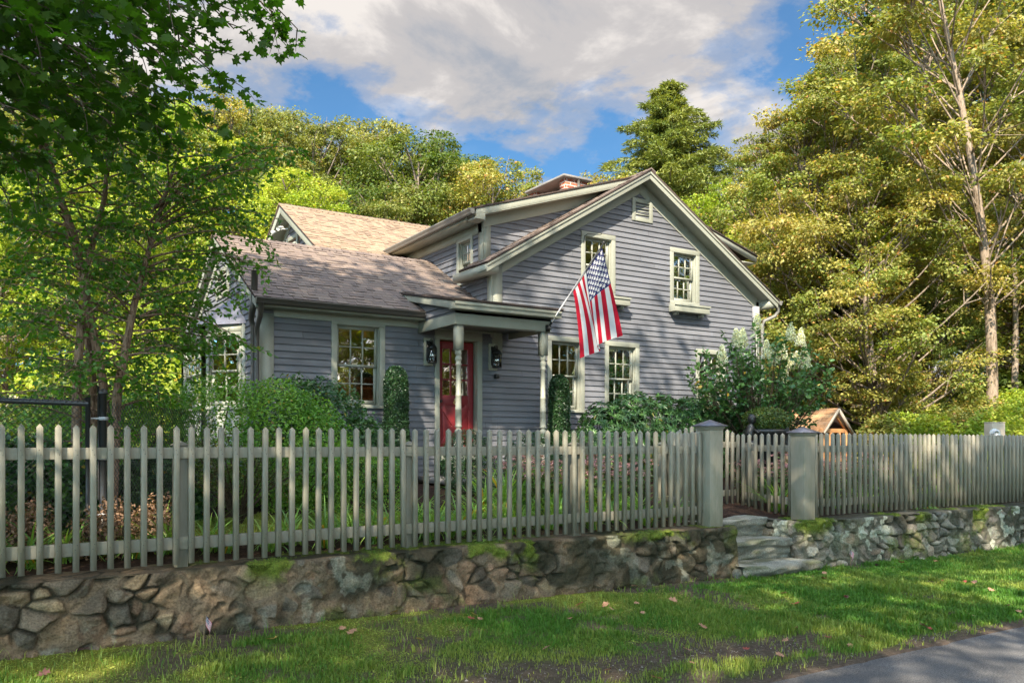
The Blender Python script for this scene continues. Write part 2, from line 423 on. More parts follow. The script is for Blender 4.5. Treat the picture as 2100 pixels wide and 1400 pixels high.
def build_ground():
    xs = np.unique(np.round(np.concatenate([-4 - np.geomspace(.3, 900, 34), np.arange(-4, 16, .1), 16 + np.geomspace(.3, 900, 34)]), 3))
    ys = np.unique(np.round(np.concatenate([3 - np.geomspace(.3, 900, 30), np.arange(3, 6.8, .1), np.arange(6.8, 7.6, .05), np.arange(7.6, 13, .15), 13 + np.geomspace(.3, 900, 36)]), 3))
    X, Y = np.meshgrid(xs, ys); Z = ground_z(X, Y)
    V = np.stack([X, Y, Z], -1).reshape(-1, 3)
    nx, ny = len(xs), len(ys); i = np.arange(nx - 1)[None, :] + nx * np.arange(ny - 1)[:, None]
    F = np.stack([i, i + 1, i + nx + 1, i + nx], -1).reshape(-1, 4)
    # what covers the soil: r = green cover, g = moss, b = mulch
    x, y = V[:, 0], V[:, 1]
    green = grass_density(x, y)
    moss = sstep(.45, .62, fbm(x * 1.7 + 3, y * 1.7, 4)) * sstep(5.2, 6.8, y) * (y < 7.2)
    mulch = np.where((y > 7.2) & (lawn_density(x, y) < .5), 1., 0.)
    t = NT('soil_and_turf'); a = t.attr(); sp = t.n('ShaderNodeSeparateColor'); t.link(a, sp.inputs[0])
    n = t.noise(26, 7, .7); n2 = t.noise(150, 3, .6)
    soil = t.ramp(n, [(.3, (.055, .04, .03)), (.55, (.12, .09, .07)), (.75, (.21, .17, .13))])
    turf = t.ramp(t.noise(9, 6, .7), [(.3, (.045, .08, .018)), (.6, (.11, .15, .03)), (.8, (.2, .2, .06))])
    mossc = t.ramp(n, [(.3, (.10, .13, .02)), (.7, (.27, .29, .05))])
    mul = t.ramp(n, [(.35, (.018, .012, .01)), (.55, (.06, .035, .025)), (.75, (.13, .08, .055))])
    c = t.mix(soil, turf, sp.outputs[0]); c = t.mix(c, mossc, sp.outputs[1]); c = t.mix(c, mul, sp.outputs[2])
    c = t.mix(c, t.ramp(n2, [(.3, .6), (.7, 1.35)]), 1, 'MULTIPLY')
    mat = t.done(t.principled(c, .95, .1, normal=t.bump(n2, .8, .012)))
    me = raw_mesh('ground', V, F.ravel(), np.arange(len(F)) * 4, [mat], None, np.stack([green, moss, mulch], -1), True)
    o = obj('ground', me); o['kind'] = 'structure'

def soil_patch(x, y):
    """worn earth: strip by the road and the broad dirt patch in front of the camera, and beside the wall foot"""
    n = fbm(x * 1.3 + 9, y * 2.6 + 4, 4)
    road = 1 - sstep(4.08, 4.22 + .7 * np.clip(n - .42, 0, 1), y)
    p = np.exp(-(((x - 3.9) / 1.5) ** 2 + ((y - 4.75) / .33) ** 2)) + .9 * np.exp(-(((x - 5.4) / .8) ** 2 + ((y - 4.6) / .22) ** 2)) + np.exp(-(((x - 2.6) / 1.2) ** 2 + ((y - 5.25) / .3) ** 2)) * .6
    foot = (1 - sstep(.12, .5, wall_front(x) - y)) * (1 - sstep(6.5, 9, x))
    return np.clip(np.maximum(np.maximum(road, p * (.35 + 1.3 * n)), foot * (.5 + n)), 0, 1)
def grass_density(x, y):
    n = fbm(x * 2.1, y * 2.1, 4)
    n2 = fbm(x * 5.3 + 11, y * 5.3, 3)
    d = .12 + .88 * sstep(.40, .56, n * .6 + n2 * .4 + .13 * sstep(4, 9, x) - .05 * sstep(5.6, 6.8, y) * (1 - sstep(6, 9, x)))
    d = d * (1 - .93 * sstep(.35, .85, soil_patch(x, y) + .7 * (n - .5) + .5 * (n2 - .5)))
    return np.where((y > 4.0) & (y < wall_front(x)), d, 0)
def lawn_density(x, y):
    """the curved lawn behind the fence and the rough grass of the slopes"""
    c = (((x - 2.6) / 2.5) ** 2 + ((y - 9.0) / .72) ** 2 < 1)
    far = (y > 21) | (x > 17.5) | ((x < .2) & (y > 12))
    return np.where(c | far, 1., 0.)

def build_gravel():
    n = 26000; x = RG.uniform(.5, 15, n); y = RG.uniform(3.75, 5.6, n); sp_ = soil_patch(x, y)
    k = RG.random(n) < np.where(y < 4.12, .35 * sstep(3.75, 4.1, y), .12 + .9 * sp_ * sp_); k &= (sp_ > .3) | (y < 4.12); x, y = x[k], y[k]; n = len(x)
    z = np.where(y < 4.1, -.672, ground_z(x, y)); s = RG.uniform(.003, .011, n) * (1 + 1.2 * (RG.random(n) < .04))
    T = np.array([(1, 0, -.2), (-.4, .9, -.2), (-.6, -.8, -.2), (.1, .1, .75)]) * np.array((1, .8, .8))
    a = RG.uniform(0, 6.28, n); c, s_ = np.cos(a), np.sin(a)
    V = np.stack([x[:, None] + s[:, None] * (T[None, :, 0] * c[:, None] - T[None, :, 1] * s_[:, None]), y[:, None] + s[:, None] * (T[None, :, 0] * s_[:, None] + T[None, :, 1] * c[:, None]), z[:, None] + s[:, None] * T[None, :, 2]], -1).reshape(-1, 3)
    F = np.array([0, 1, 3, 1, 2, 3, 2, 0, 3]); L = (F[None] + 4 * np.arange(n)[:, None]).ravel(); St = np.arange(3 * n) * 3
    base = np.array([(.22, .2, .18), (.10, .07, .05), (.33, .30, .27), (.16, .10, .06)])[RG.integers(0, 4, n)] * RG.uniform(.6, 1.2, (n, 1))
    o = obj('gravel', raw_mesh('gravel', V, L, St, [M['stone']], None, np.repeat(base, 4, 0))); tag(o, kind='stuff', label='loose grit and crumbs of soil along the road edge', cat='gravel')

def build_road():
    t = NT('asphalt'); n = t.noise(120, 4, .75); n2 = t.noise(1.3, 5); v = t.n('ShaderNodeTexVoronoi'); v.inputs['Scale'].default_value = 90
    t.link(t.tc.outputs['Object'], v.inputs['Vector'])
    c = t.ramp(n, [(.32, (.05, .05, .055)), (.52, (.13, .128, .13)), (.7, (.32, .31, .30))])
    c = t.mix(c, t.ramp(n2, [(.3, .75), (.7, 1.3)]), 1, 'MULTIPLY')
    c = t.mix(c, (.26, .25, .24), t.ramp(v.outputs['Distance'], [(.1, .7), (.2, 0)]))
    mat = t.done(t.principled(c, .85, .25, normal=t.bump(n, .8, .006)))
    build_gravel()
    xs = np.concatenate([-np.geomspace(300, 3, 30), np.arange(-2, 18, .05), np.geomspace(18.2, 300, 30)])
    mb = MB(); e = 4.07 + .10 * (fbm(xs * 1.5, xs * 0, 4) - .5) * 2 + .05 * (vnoise(xs * 9, xs * 0) - .5) - .012 * np.clip(xs - 4, 0, 10)
    rows = []
    for y in (-2.8, 0, 2.5, 3.6): rows.append([mb.vert((x, y, -.668 + .012 * (1 - (y / 4) ** 2))) for x in xs])
    rows.append([mb.vert((x, ee - .05, -.672)) for x, ee in zip(xs, e)]); rows.append([mb.vert((x, ee, -.70)) for x, ee in zip(xs, e)])
    for a, b in zip(rows, rows[1:]):
        for k in range(len(xs) - 1): mb.poly((a[k], a[k + 1], b[k + 1], b[k]))
    o = mb.build('road', mat); o['kind'] = 'structure'

# ------------------------------------------------------------------ leaves as small meshes
TPL = {
 'dia': (np.array([(0, 0, 0), (.5, .33, .09), (1, 0, -.06), (.5, -.33, .09)]), [(0, 1, 2), (0, 2, 3)]),
 'oval': (np.array([(0, 0, 0), (.22, .25, .05), (.6, .27, .05), (1, 0, -.12), (.6, -.27, .05), (.22, -.25, .05)]), [(0, 1, 2, 3), (0, 3, 4, 5)]),
 'lance': (np.array([(0, 0, 0), (.35, .13, .04), (.7, .12, .0), (1, 0, -.15), (.7, -.12, .0), (.35, -.13, .04)]), [(0, 1, 2, 3), (0, 3, 4, 5)]),
 'needle': (np.array([(0, 0, 0), (.5, .12, .02), (1, 0, -.1), (.5, -.12, .02)]), [(0, 1, 2, 3)]),
}
def _maple():
    pol = [(180, .05), (205, .30), (232, .34), (250, .30), (268, .52), (292, .42), (305, .40), (318, .62), (334, .40), (346, .46), (0, .72)]
    pts = [(0, 0, 0)]
    outl = []
    for a, r in pol: outl.append((a, r))
    for a, r in pol[-2:0:-1]: outl.append((360 - a if a else 0, r))
    V = [(.36, 0, .0)] + [(.36 + r * math.cos(math.radians(a)) * .92, r * math.sin(math.radians(a)), -.12 * r * r + (.03 if i % 2 else -.02)) for i, (a, r) in enumerate(outl)]
    n = len(outl); return np.array(V), [(0, 1 + k, 1 + (k + 1) % n) for k in range(n)]
TPL['maple'] = _maple()

def unit(a): return a / np.maximum(np.linalg.norm(a, axis=-1, keepdims=True), 1e-9)
def leaves(P, N, T, size, att, tpl='dia'):
    """returns V, loops, starts, att"""
    tv, tf = TPL[tpl]; n = len(P); k = len(tv)
    N = unit(N); T = unit(T - (T * N).sum(-1, keepdims=True) * N); B = np.cross(N, T)
    V = P[:, None, :] + size[:, None, None] * (tv[None, :, 0:1] * T[:, None] + tv[None, :, 1:2] * B[:, None] + tv[None, :, 2:3] * N[:, None])
    loops = np.concatenate([np.array(f) for f in tf]); ln = np.array([len(f) for f in tf])
    L = (loops[None] + k * np.arange(n)[:, None]).ravel()
    st = np.concatenate([[0], np.cumsum(ln)[:-1]]); tot = ln.sum()
    Sx = (st[None] + tot * np.arange(n)[:, None]).ravel()
    return V.reshape(-1, 3), L, Sx, np.repeat(att, k, axis=0)
def leaf_mesh(name, P, N, T, size, att, mat, tpl='dia'):
    V, L, Sx, A = leaves(P, N, T, size, att, tpl)
    return raw_mesh(name, V, L, Sx, [mat], None, A)
def rnd_dir(n, up=0.0, rg=None):
    d = unit((rg or RG).normal(size=(n, 3))); d[:, 2] += up; return unit(d)

# ------------------------------------------------------------------ turf
def build_grass():
    def blades(n, xr, yr, dens, h0, h1, name, tuft=.35):
        x = RG.uniform(*xr, n); y = RG.uniform(*yr, n)
        keep = RG.random(n) < dens(x, y); x, y = x[keep], y[keep]; n = len(x)
        z = ground_z(x, y) - .004
        lush = fbm(x * 1.2 + 40, y * 1.2, 3)
        h = RG.uniform(h0, h1, n) * (.5 + 1.0 * lush) * (1 + 1.1 * sstep(.6, .75, fbm(x * 6 + 5, y * 6, 2)))
        ang = RG.uniform(0, 2 * math.pi, n); lean = RG.uniform(.1, .75, n) * h
        w = RG.uniform(.0016, .0034, n) * (1 + (x > 6) * .35)
        px, py = np.cos(ang), np.sin(ang); qx, qy = -py, px
        b1 = np.stack([x - qx * w, y - qy * w, z], -1); b2 = np.stack([x + qx * w, y + qy * w, z], -1)
        m1 = np.stack([x - qx * w + px * lean * .35, y - qy * w + py * lean * .35, z + h * .6], -1); m2 = m1 + np.stack([2 * qx * w, 2 * qy * w, 0 * w], -1)
        tp = np.stack([x + px * lean, y + py * lean, z + h * RG.uniform(.75, 1, n)], -1)
        V = np.stack([b1, b2, m2, m1, tp], 1).reshape(-1, 3); i = 5 * np.arange(n)[:, None]
        L = (np.array([0, 1, 2, 3, 3, 2, 4])[None] + i).ravel(); St = (np.array([0, 4])[None] + 7 * np.arange(n)[:, None]).ravel()
        dry = np.clip(.15 + 1.5 * (fbm(x * 1.6 + 7, y * 1.6 + 3, 4) - .42) + .4 * soil_patch(x, y) - .18 * sstep(5, 9, x) + RG.normal(0, .16, n), 0, 1)
        A = np.repeat(np.stack([dry, np.clip(RG.normal(.5, .18, n), 0, 1), np.zeros(n)], -1), 5, axis=0)
        o = obj(name, raw_mesh(name, V, L, St, [M['grass']], None, A)); return o
    g = blades(330000, (-1.5, 16), (4.02, 7.12), lambda x, y: grass_density(x, y) * np.where(x > 10, .7, 1), .022, .052, 'grass')
    tag(g, kind='stuff', label='short patchy green grass of the roadside verge', cat='grass')
    g = blades(60000, (0, 5.4), (8.2, 9.9), lambda x, y: lawn_density(x, y), .02, .04, 'lawn_grass')
    tag(g, kind='stuff', label='smooth mown lawn seen between the fence pickets', cat='lawn')
    # moss cushions on the soil by the wall
    n = 60000; x = RG.uniform(-1.5, 8, n); y = RG.uniform(5.2, 7.05, n)
    mo = sstep(.48, .6, fbm(x * 1.7 + 3, y * 1.7, 4)) * (y < wall_front(x) - .03); k = RG.random(n) < mo; x, y = x[k], y[k]; n = len(x)
    P = np.stack([x, y, ground_z(x, y) + RG.uniform(-.003, .006, n)], -1)
    me = leaf_mesh('moss', P, rnd_dir(n, 1.2), rnd_dir(n, .6), RG.uniform(.008, .02, n), np.stack([RG.uniform(.5, 1, n), RG.uniform(.4, .9, n), np.zeros(n)], -1), M['grass'])
    tag(obj('moss', me), kind='stuff', label='yellow green moss creeping on the soil before the stone wall', cat='moss')

# ------------------------------------------------------------------ fieldstone walls
def smooth01(t): t = np.clip(t, 0, 1); return t * t * (3 - 2 * t)
def stone_wall(name, path, top_w, zbot, label, seed, tone, ds=.010, moss=.5, lichen=.3, zt=-.012):
    rg = np.random.default_rng(seed)
    path = np.array(path, float); seg = np.diff(path, axis=0); sl = np.hypot(seg[:, 0], seg[:, 1]); cum = np.concatenate([[0], np.cumsum(sl)])
    tot = cum[-1]; s = np.arange(0, tot, ds)
    px = np.interp(s, cum, path[:, 0]); py = np.interp(s, cum, path[:, 1])
    k = 9; ker = np.ones(k) / k
    pxs = np.convolve(np.pad(px, k // 2, 'edge'), ker, 'valid'); pys = np.convolve(np.pad(py, k // 2, 'edge'), ker, 'valid')
    tx = np.gradient(pxs); ty = np.gradient(pys); ln = np.hypot(tx, ty); tx /= ln; ty /= ln
    nx, ny = ty, -tx                       # outward: to the right of the walking direction
    H = zt - zbot
    a = np.arange(0, H + top_w, ds)        # up the face, then over the top
    Sg, A = np.meshgrid(s, a)
    # stones
    cs = tone['cs']
    gx = np.arange(-1, tot / cs + 2); gy = np.arange(-1, (H + top_w) / (cs * .72) + 2)
    GX, GY = np.meshgrid(gx, gy)
    cx = ((GX + .5 * (GY % 2) + rg.uniform(-.5, .5, GX.shape)) * cs).ravel(); cy = ((GY + rg.uniform(-.4, .4, GY.shape)) * cs * .72).ravel()
    drop = rg.random(len(cx)) < tone.get('drop', .3); cx, cy = cx[~drop], cy[~drop]; m = len(cx)
    wgt = rg.uniform(-.3, .3, m) ** 1 * cs * .55
    wx = Sg + .05 * (fbm(Sg * 5, A * 5, 3) - .5) * 2; wy = A + .035 * (fbm(Sg * 5 + 31, A * 5, 3) - .5) * 2
    shp = Sg.shape; f1 = np.full(Sg.size, 9.); f2 = np.full(Sg.size, 9.); idx = np.zeros(Sg.size, int)
    fx, fy = wx.ravel(), wy.ravel() * 1.25
    order = np.argsort(cx)
    for q in order:
        sel = slice(None)
        # restrict to columns near the stone
        c0 = max(0, int((cx[q] - .5) / ds)); c1 = min(shp[1], int((cx[q] + .5) / ds))
        if c1 <= c0: continue
        ii = (np.arange(shp[0])[:, None] * shp[1] + np.arange(c0, c1)[None]).ravel()
        d = np.hypot(fx[ii] - cx[q], fy[ii] - cy[q] * 1.25) - wgt[q]
        b1 = d < f1[ii]; o1 = f1[ii]
        f2[ii] = np.where(b1, o1, np.minimum(f2[ii], d)); f1[ii] = np.where(b1, d, o1); idx[ii] = np.where(b1, q, idx[ii])
    edge = (f2 - f1).reshape(shp); idx = idx.reshape(shp)
    mlev = fbm(Sg * 2.1 + 50, A * 2.6, 3); gapw = .012 + .05 * smooth01((mlev - .38) / .25)
    mort = 1 - smooth01((edge - gapw) / .022)
    rad = smooth01((edge - gapw * .5) / .035) * (.75 + .25 * smooth01(edge / .12))
    off = rg.uniform(.2, 1, m)[idx]
    tilt_x = rg.normal(0, .36, m)[idx] * (Sg - cx[idx]); tilt_y = rg.normal(0, .36, m)[idx] * (A - cy[idx]); chip = np.abs(fbm(Sg * 4.5 + idx, A * 4.5, 3) - .5)
    rough = (fbm(Sg * 14, A * 14, 4) - .5)
    strat = (fbm(Sg * 3 + idx * 3.1, A * 16 + Sg * 6 * (off - .5), 3) - .5)
    disp = -.04 + .07 * smooth01((mlev - .36) / .2) * (1 - rad) + (.04 + .05 * off) * rad + (tilt_x + tilt_y) * rad * .8 + .045 * rough - .09 * chip * rad + .022 * strat * rad
    topf = smooth01((A - H + .02) / .06)
    disp = disp * (1 - topf) + (.014 * (fbm(Sg * 3, A * 3, 4) - .5) + .006 * rough) * topf
    # ragged foot and a slightly leaning face
    z = np.minimum(A, H); back = np.maximum(A - H, 0) - .035 * (z / H - .5) * -1
    dz = disp * smooth01((A - H + .05) / .07)
    X = pxs[None] + nx[None] * (disp * (1 - topf) - back); Y = pys[None] + ny[None] * (disp * (1 - topf) - back)
    Z = zbot + z + dz * topf + .012 * (fbm(Sg * .8, A * 0, 3) - .5)
    V = np.stack([X, Y, Z], -1).reshape(-1, 3)
    # colours of the stones, mortar, moss and lichen
    base = np.array(tone['stones'])[rg.integers(0, len(tone['stones']), m)] * rg.uniform(.6, 1.3, (m, 1))
    c = base[idx] * (.75 + .5 * fbm(Sg * 6 + idx * 1.7, A * 6, 3))[..., None]; mc = np.array(tone['mortar'])[None, None] * (.7 + .6 * fbm(Sg * 9, A * 9, 3))[..., None]
    deep = (smooth01((.44 - mlev) / .06) * mort)[..., None]; mc = mc * (1 - deep * .85) + np.array((.03, .028, .018)) * deep * .85
    mm = np.clip(mort * (1 - topf) + topf * .85, 0, 1)[..., None]; c = c * (1 - mm) + mc * mm
    dk = sstep(.45, .58, fbm(Sg * 1.6 + 7, A * 2.2, 4))[..., None] * tone['dark']; c = c * (1 - dk) + np.array((.03, .03, .018)) * dk
    li = sstep(.56, .62, fbm(Sg * 7 + 3, A * 7, 4))[..., None] * sstep(.4, .6, fbm(Sg * .7, A, 2))[..., None] * lichen * (1 - topf[..., None]); c = c * (1 - li) + np.array((.42, .43, .34)) * li
    ms = sstep(.48, .66, .25 * (fbm(Sg * 14, A * 14, 3) - .5) + fbm(Sg * 2.3 + 13, A * 3, 4)) * (.25 + sstep(H - .2, H - .02, A)) * moss * sstep(.42, .6, fbm(Sg * .5 + tone['mo'], A * .3, 2)) * 2
    ms = np.clip(ms, 0, 1)[..., None]; c = c * (1 - ms) + np.array((.10, .125, .018)) * (.6 + fbm(Sg * 30, A * 30, 2))[..., None] * ms
    foot = (1 - smooth01(A / .14))[..., None] * .5; c = c * (1 - foot) + np.array((.13, .075, .05)) * foot
    Z3 = V[:, 2] + (ms.ravel() * .012 * topf.ravel()); V[:, 2] = Z3
    nr, nc = shp; i = np.arange(nc - 1)[None, :] + nc * np.arange(nr - 1)[:, None]
    F = np.stack([i, i + 1, i + nc + 1, i + nc], -1).reshape(-1, 4)
    me = raw_mesh(name, V, F.ravel(), np.arange(len(F)) * 4, [M['stone']], None, c.reshape(-1, 3), True)
    o = obj(name, me); tag(o, label, 'wall'); return o, (Sg, A, ms, V.reshape(nr, nc, 3))

def moss_tufts(data, n, parent, seed, name='moss_tuft'):
    Sg, A, ms, V = data; rg = np.random.default_rng(seed)
    w = ms[..., 0].ravel() ** 2; w = w / w.sum(); q = rg.choice(len(w), n, p=w)
    P = V.reshape(-1, 3)[q] + rg.normal(0, .006, (n, 3)); P[:, 2] += .001
    me = leaf_mesh(name, P, rnd_dir(n, .8, rg), rnd_dir(n, .9, rg), rg.uniform(.006, .016, n), np.stack([rg.uniform(.0, .7, n), rg.uniform(.0, .6, n), np.zeros(n)], -1), M['grass'])
    o = obj(name, me, parent); o['kind'] = 'stuff'; return o

def build_walls():
    warm = dict(stones=[(.20, .14, .085), (.15, .115, .08), (.24, .175, .105), (.12, .10, .075), (.19, .125, .08)], mortar=(.155, .112, .072), dark=.9, mo=4.0, cs=.165, drop=.3)
    cool = dict(stones=[(.20, .175, .14), (.25, .225, .18), (.15, .135, .115), (.22, .175, .13), (.29, .265, .215)], mortar=(.10, .095, .07), dark=.7, mo=1.2, cs=.165, drop=.28)
    xs = [-3.2, -2, 0, 1.5, 3, 5, 6.5, 7.66]
    p = [(x, float(wall_front(x))) for x in xs] + [(7.68, 7.6), (7.68, 8.25)]
    o, d = stone_wall('stone_wall', p, .46, -.66, 'low mortared fieldstone wall with tan mortar under the left picket fence', 3, warm, moss=.9, lichen=.3)
    moss_tufts(d, 9000, o, 1)
    p = [(8.88, 8.25), (8.88, 7.6), (8.88, 7.06)] + [(x, float(wall_front(x))) for x in (9.6, 11, 13, 15, 17)]
    o, d = stone_wall('stone_wall', p, .46, -.80, 'grey lichened fieldstone wall right of the stone steps', 8, cool, moss=1.0, lichen=.8)
    moss_tufts(d, 14000, o, 2)

def slab(x0, x1, y0, y1, z0, z1, seed, name, parent, c=(.27, .26, .21), front_layers=5):
    """a rough flagstone tread: noisy layered front edge, uneven top"""
    rg = np.random.default_rng(seed)
    nx = int((x1 - x0) / .02); ny = int((y1 - y0) / .025); nz = 14
    a = np.concatenate([np.linspace(0, 1, nz), 1 + np.linspace(0, 1, ny)[1:]])   # up the front then back over the top
    s = np.linspace(x0, x1, nx); Sg, A = np.meshgrid(s, a)
    up = np.minimum(A, 1); bk = np.maximum(A - 1, 0)
    H = z1 - z0
    lay = np.floor(up * front_layers + .5 * fbm(Sg * 1.5 + seed, up * 0, 2)); fr = .11 * (vnoise(lay * 7.7 + seed, Sg * 3.2) - .5) + .05 * (fbm(Sg * 11, up * 9 + seed, 3) - .5)
    lip = -.045 * smooth01((up - .62) / .1) * (up > .5)
    crack = .04 * (vnoise(Sg * 3.1 + seed, bk * 2) - .5) + .01 * (fbm(Sg * 15, bk * 15, 3) - .5)
    Y = y0 + fr * (1 - smooth01(bk * 6)) + lip * (1 - smooth01(bk * 5)) + bk * (y1 - y0)
    Z = z0 + up * H + crack * smooth01((A - .7) * 4) + .02 * (fbm(Sg * .8 + seed, bk, 2) - .5) * smooth01((A - .8) * 5)
    V = np.stack([Sg, Y, Z], -1).reshape(-1, 3)
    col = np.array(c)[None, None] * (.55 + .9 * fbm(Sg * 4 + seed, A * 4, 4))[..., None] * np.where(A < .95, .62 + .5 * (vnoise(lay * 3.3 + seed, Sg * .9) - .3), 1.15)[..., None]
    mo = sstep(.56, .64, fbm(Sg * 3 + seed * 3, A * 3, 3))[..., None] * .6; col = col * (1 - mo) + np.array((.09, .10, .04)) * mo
    nr, nc = Sg.shape; i = np.arange(nc - 1)[None, :] + nc * np.arange(nr - 1)[:, None]
    F = np.stack([i, i + 1, i + nc + 1, i + nc], -1).reshape(-1, 4)
    b0 = len(V); bx_ = [(x0 + .004, y0 + .06, z0), (x1 - .004, y0 + .06, z0), (x1 - .004, y1, z0), (x0 + .004, y1, z0), (x0 + .004, y0 + .06, z1 - .03), (x1 - .004, y0 + .06, z1 - .03), (x1 - .004, y1, z1 - .03), (x0 + .004, y1, z1 - .03)]
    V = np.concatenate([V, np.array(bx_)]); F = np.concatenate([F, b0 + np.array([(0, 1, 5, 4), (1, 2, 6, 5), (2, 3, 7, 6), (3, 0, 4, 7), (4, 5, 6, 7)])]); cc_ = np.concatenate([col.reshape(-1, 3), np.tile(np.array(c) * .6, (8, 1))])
    return obj(name, raw_mesh(name, V, F.ravel(), np.arange(len(F)) * 4, [M['stone']], None, cc_, True), parent)

def build_steps():
    t = thing('stone_steps', 'three rough flagstone steps rising between the two fieldstone walls to the gate', 'steps')
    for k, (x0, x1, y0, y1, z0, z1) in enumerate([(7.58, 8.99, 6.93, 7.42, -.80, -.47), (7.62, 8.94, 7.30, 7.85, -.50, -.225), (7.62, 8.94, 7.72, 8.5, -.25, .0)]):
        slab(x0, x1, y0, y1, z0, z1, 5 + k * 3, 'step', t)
    p = slab(7.2, 9.6, 8.48, 10.2, -.05, .035, 33, 'path', None, (.26, .24, .2)); p['kind'] = 'structure'

# ------------------------------------------------------------------ picket fences
PK = {}
def picket_mesh(h, w=.044):
    key = (round(h, 3), w)
    if key in PK: return PK[key]
    mb = MB(); a = w / 2
    b = .004
    def ring(z, r, c): return [mb.vert(p) for p in ((-r, -r + c, z), (-r + c, -r, z), (r - c, -r, z), (r, -r + c, z), (r, r - c, z), (r - c, r, z), (-r + c, r, z), (-r, r - c, z))]
    r0 = ring(0, a, b); r1 = ring(h - .028, a, b); tip = mb.vert((0, 0, h))
    for k in range(8):
        mb.poly((r0[k], r0[(k + 1) % 8], r1[(k + 1) % 8], r1[k])); mb.poly((r1[k], r1[(k + 1) % 8], tip))
    mb.poly(r0[::-1])
    for z in (h - .20, h - .235, .165, .2):                      # nail heads
        for dx in (-.006,): mb.box(dx - .0035 + (.012 if z in (.2, h - .235) else 0), dx + .0035 + (.012 if z in (.2, h - .235) else 0), -a - .0006, -a + .001, z, z + .007)
    nf = len(mb.m)
    mb.m = [0] * (nf - 24) + [1] * 24
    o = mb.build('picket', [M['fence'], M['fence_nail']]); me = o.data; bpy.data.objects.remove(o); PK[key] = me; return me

def fence_post(parent, x, y, z0, z1, w=.105, cap=.045, name='post'):
    mb = MB(); a = w / 2; mb.box(x - a, x + a, y - a, y + a, z0, z1)
    p = obj_ = mb.build(name, M['fence'], parent, bevel=.003)
    mb = MB(); a2 = a + .012; b = [(x - a2, y - a2, z1 + .001), (x + a2, y - a2, z1 + .001), (x + a2, y + a2, z1 + .001), (x - a2, y + a2, z1 + .001)]
    i = [mb.vert(q) for q in b]; j = [mb.vert((q[0], q[1], z1 + .012)) for q in b]; tp = mb.vert((x, y, z1 + cap))
    mb.poly(i[::-1])
    for k in range(4): mb.poly((i[k], i[(k + 1) % 4], j[(k + 1) % 4], j[k])); mb.poly((j[k], j[(k + 1) % 4], tp))
    mb.build('post_cap', M['fence'], p)
    return p

def fence_run(root, a, b, n, posts, z0=.022, h=1.12, rails=((.135, .235), (.875, .965)), skip=(), topf=None, end_rail=(0, 0)):
    a = Vector((*a, 0)); b = Vector((*b, 0)); d = (b - a); L = d.length; u = d / L; nrm = Vector((-u.y, u.x, 0)); ang = math.atan2(u.y, u.x)
    for k in range(n):
        if k in skip: continue
        p = a + u * (L * k / (n - 1)); hh = h if topf is None else topf(k / (n - 1))
        o = obj('picket', picket_mesh(hh), root); o.location = (p.x, p.y, z0 + R.uniform(-.003, .003)); o.rotation_euler = (R.gauss(0, .0025), R.gauss(0, .003), ang)
    for r0, r1 in rails:
        mb = MB(); o0 = nrm * (.022 + .0205); A = a + o0 - u * end_rail[0]; B = b + o0 + u * end_rail[1]
        mb.bar((A.x, A.y, (r0 + r1) / 2), (B.x, B.y, (r0 + r1) / 2), .038, r1 - r0); mb.build('rail', M['fence'], root, bevel=.003)
    for t in posts:
        p = a + u * t + nrm * .118; fence_post(root, p.x, p.y, -.08, .975)

def big_post(x, y, w, z0, z1, label):
    root = thing('gate_post', label, 'post', (x, y, z0), group='large capped gate posts')
    a = w / 2; H = z1 - z0
    mb = MB(); mb.box(-a, a, -a, a, 0, H - .045); mb.build('shaft', M['fence'], root, bevel=.004)
    mb = MB(); mb.box(-a - .008, a + .008, -a - .008, a + .008, H - .044, H - .026); mb.box(-a - .016, a + .016, -a - .016, a + .016, H - .0255, H - .001); mb.build('neck_moulding', M['fence'], root, bevel=.004)
    mb = MB(); c = a + .042
    q = [mb.vert(p) for p in ((-c, -c, H), (c, -c, H), (c, c, H), (-c, c, H))]; q2 = [mb.vert(p) for p in ((-c, -c, H + .012), (c, -c, H + .012), (c, c, H + .012), (-c, c, H + .012))]; t = mb.vert((0, 0, H + .085))
    mb.poly(q[::-1])
    for k in range(4): mb.poly((q[k], q[(k + 1) % 4], q2[(k + 1) % 4], q2[k])); mb.poly((q2[k], q2[(k + 1) % 4], t))
    mb.build('cap', M['cap'], root)

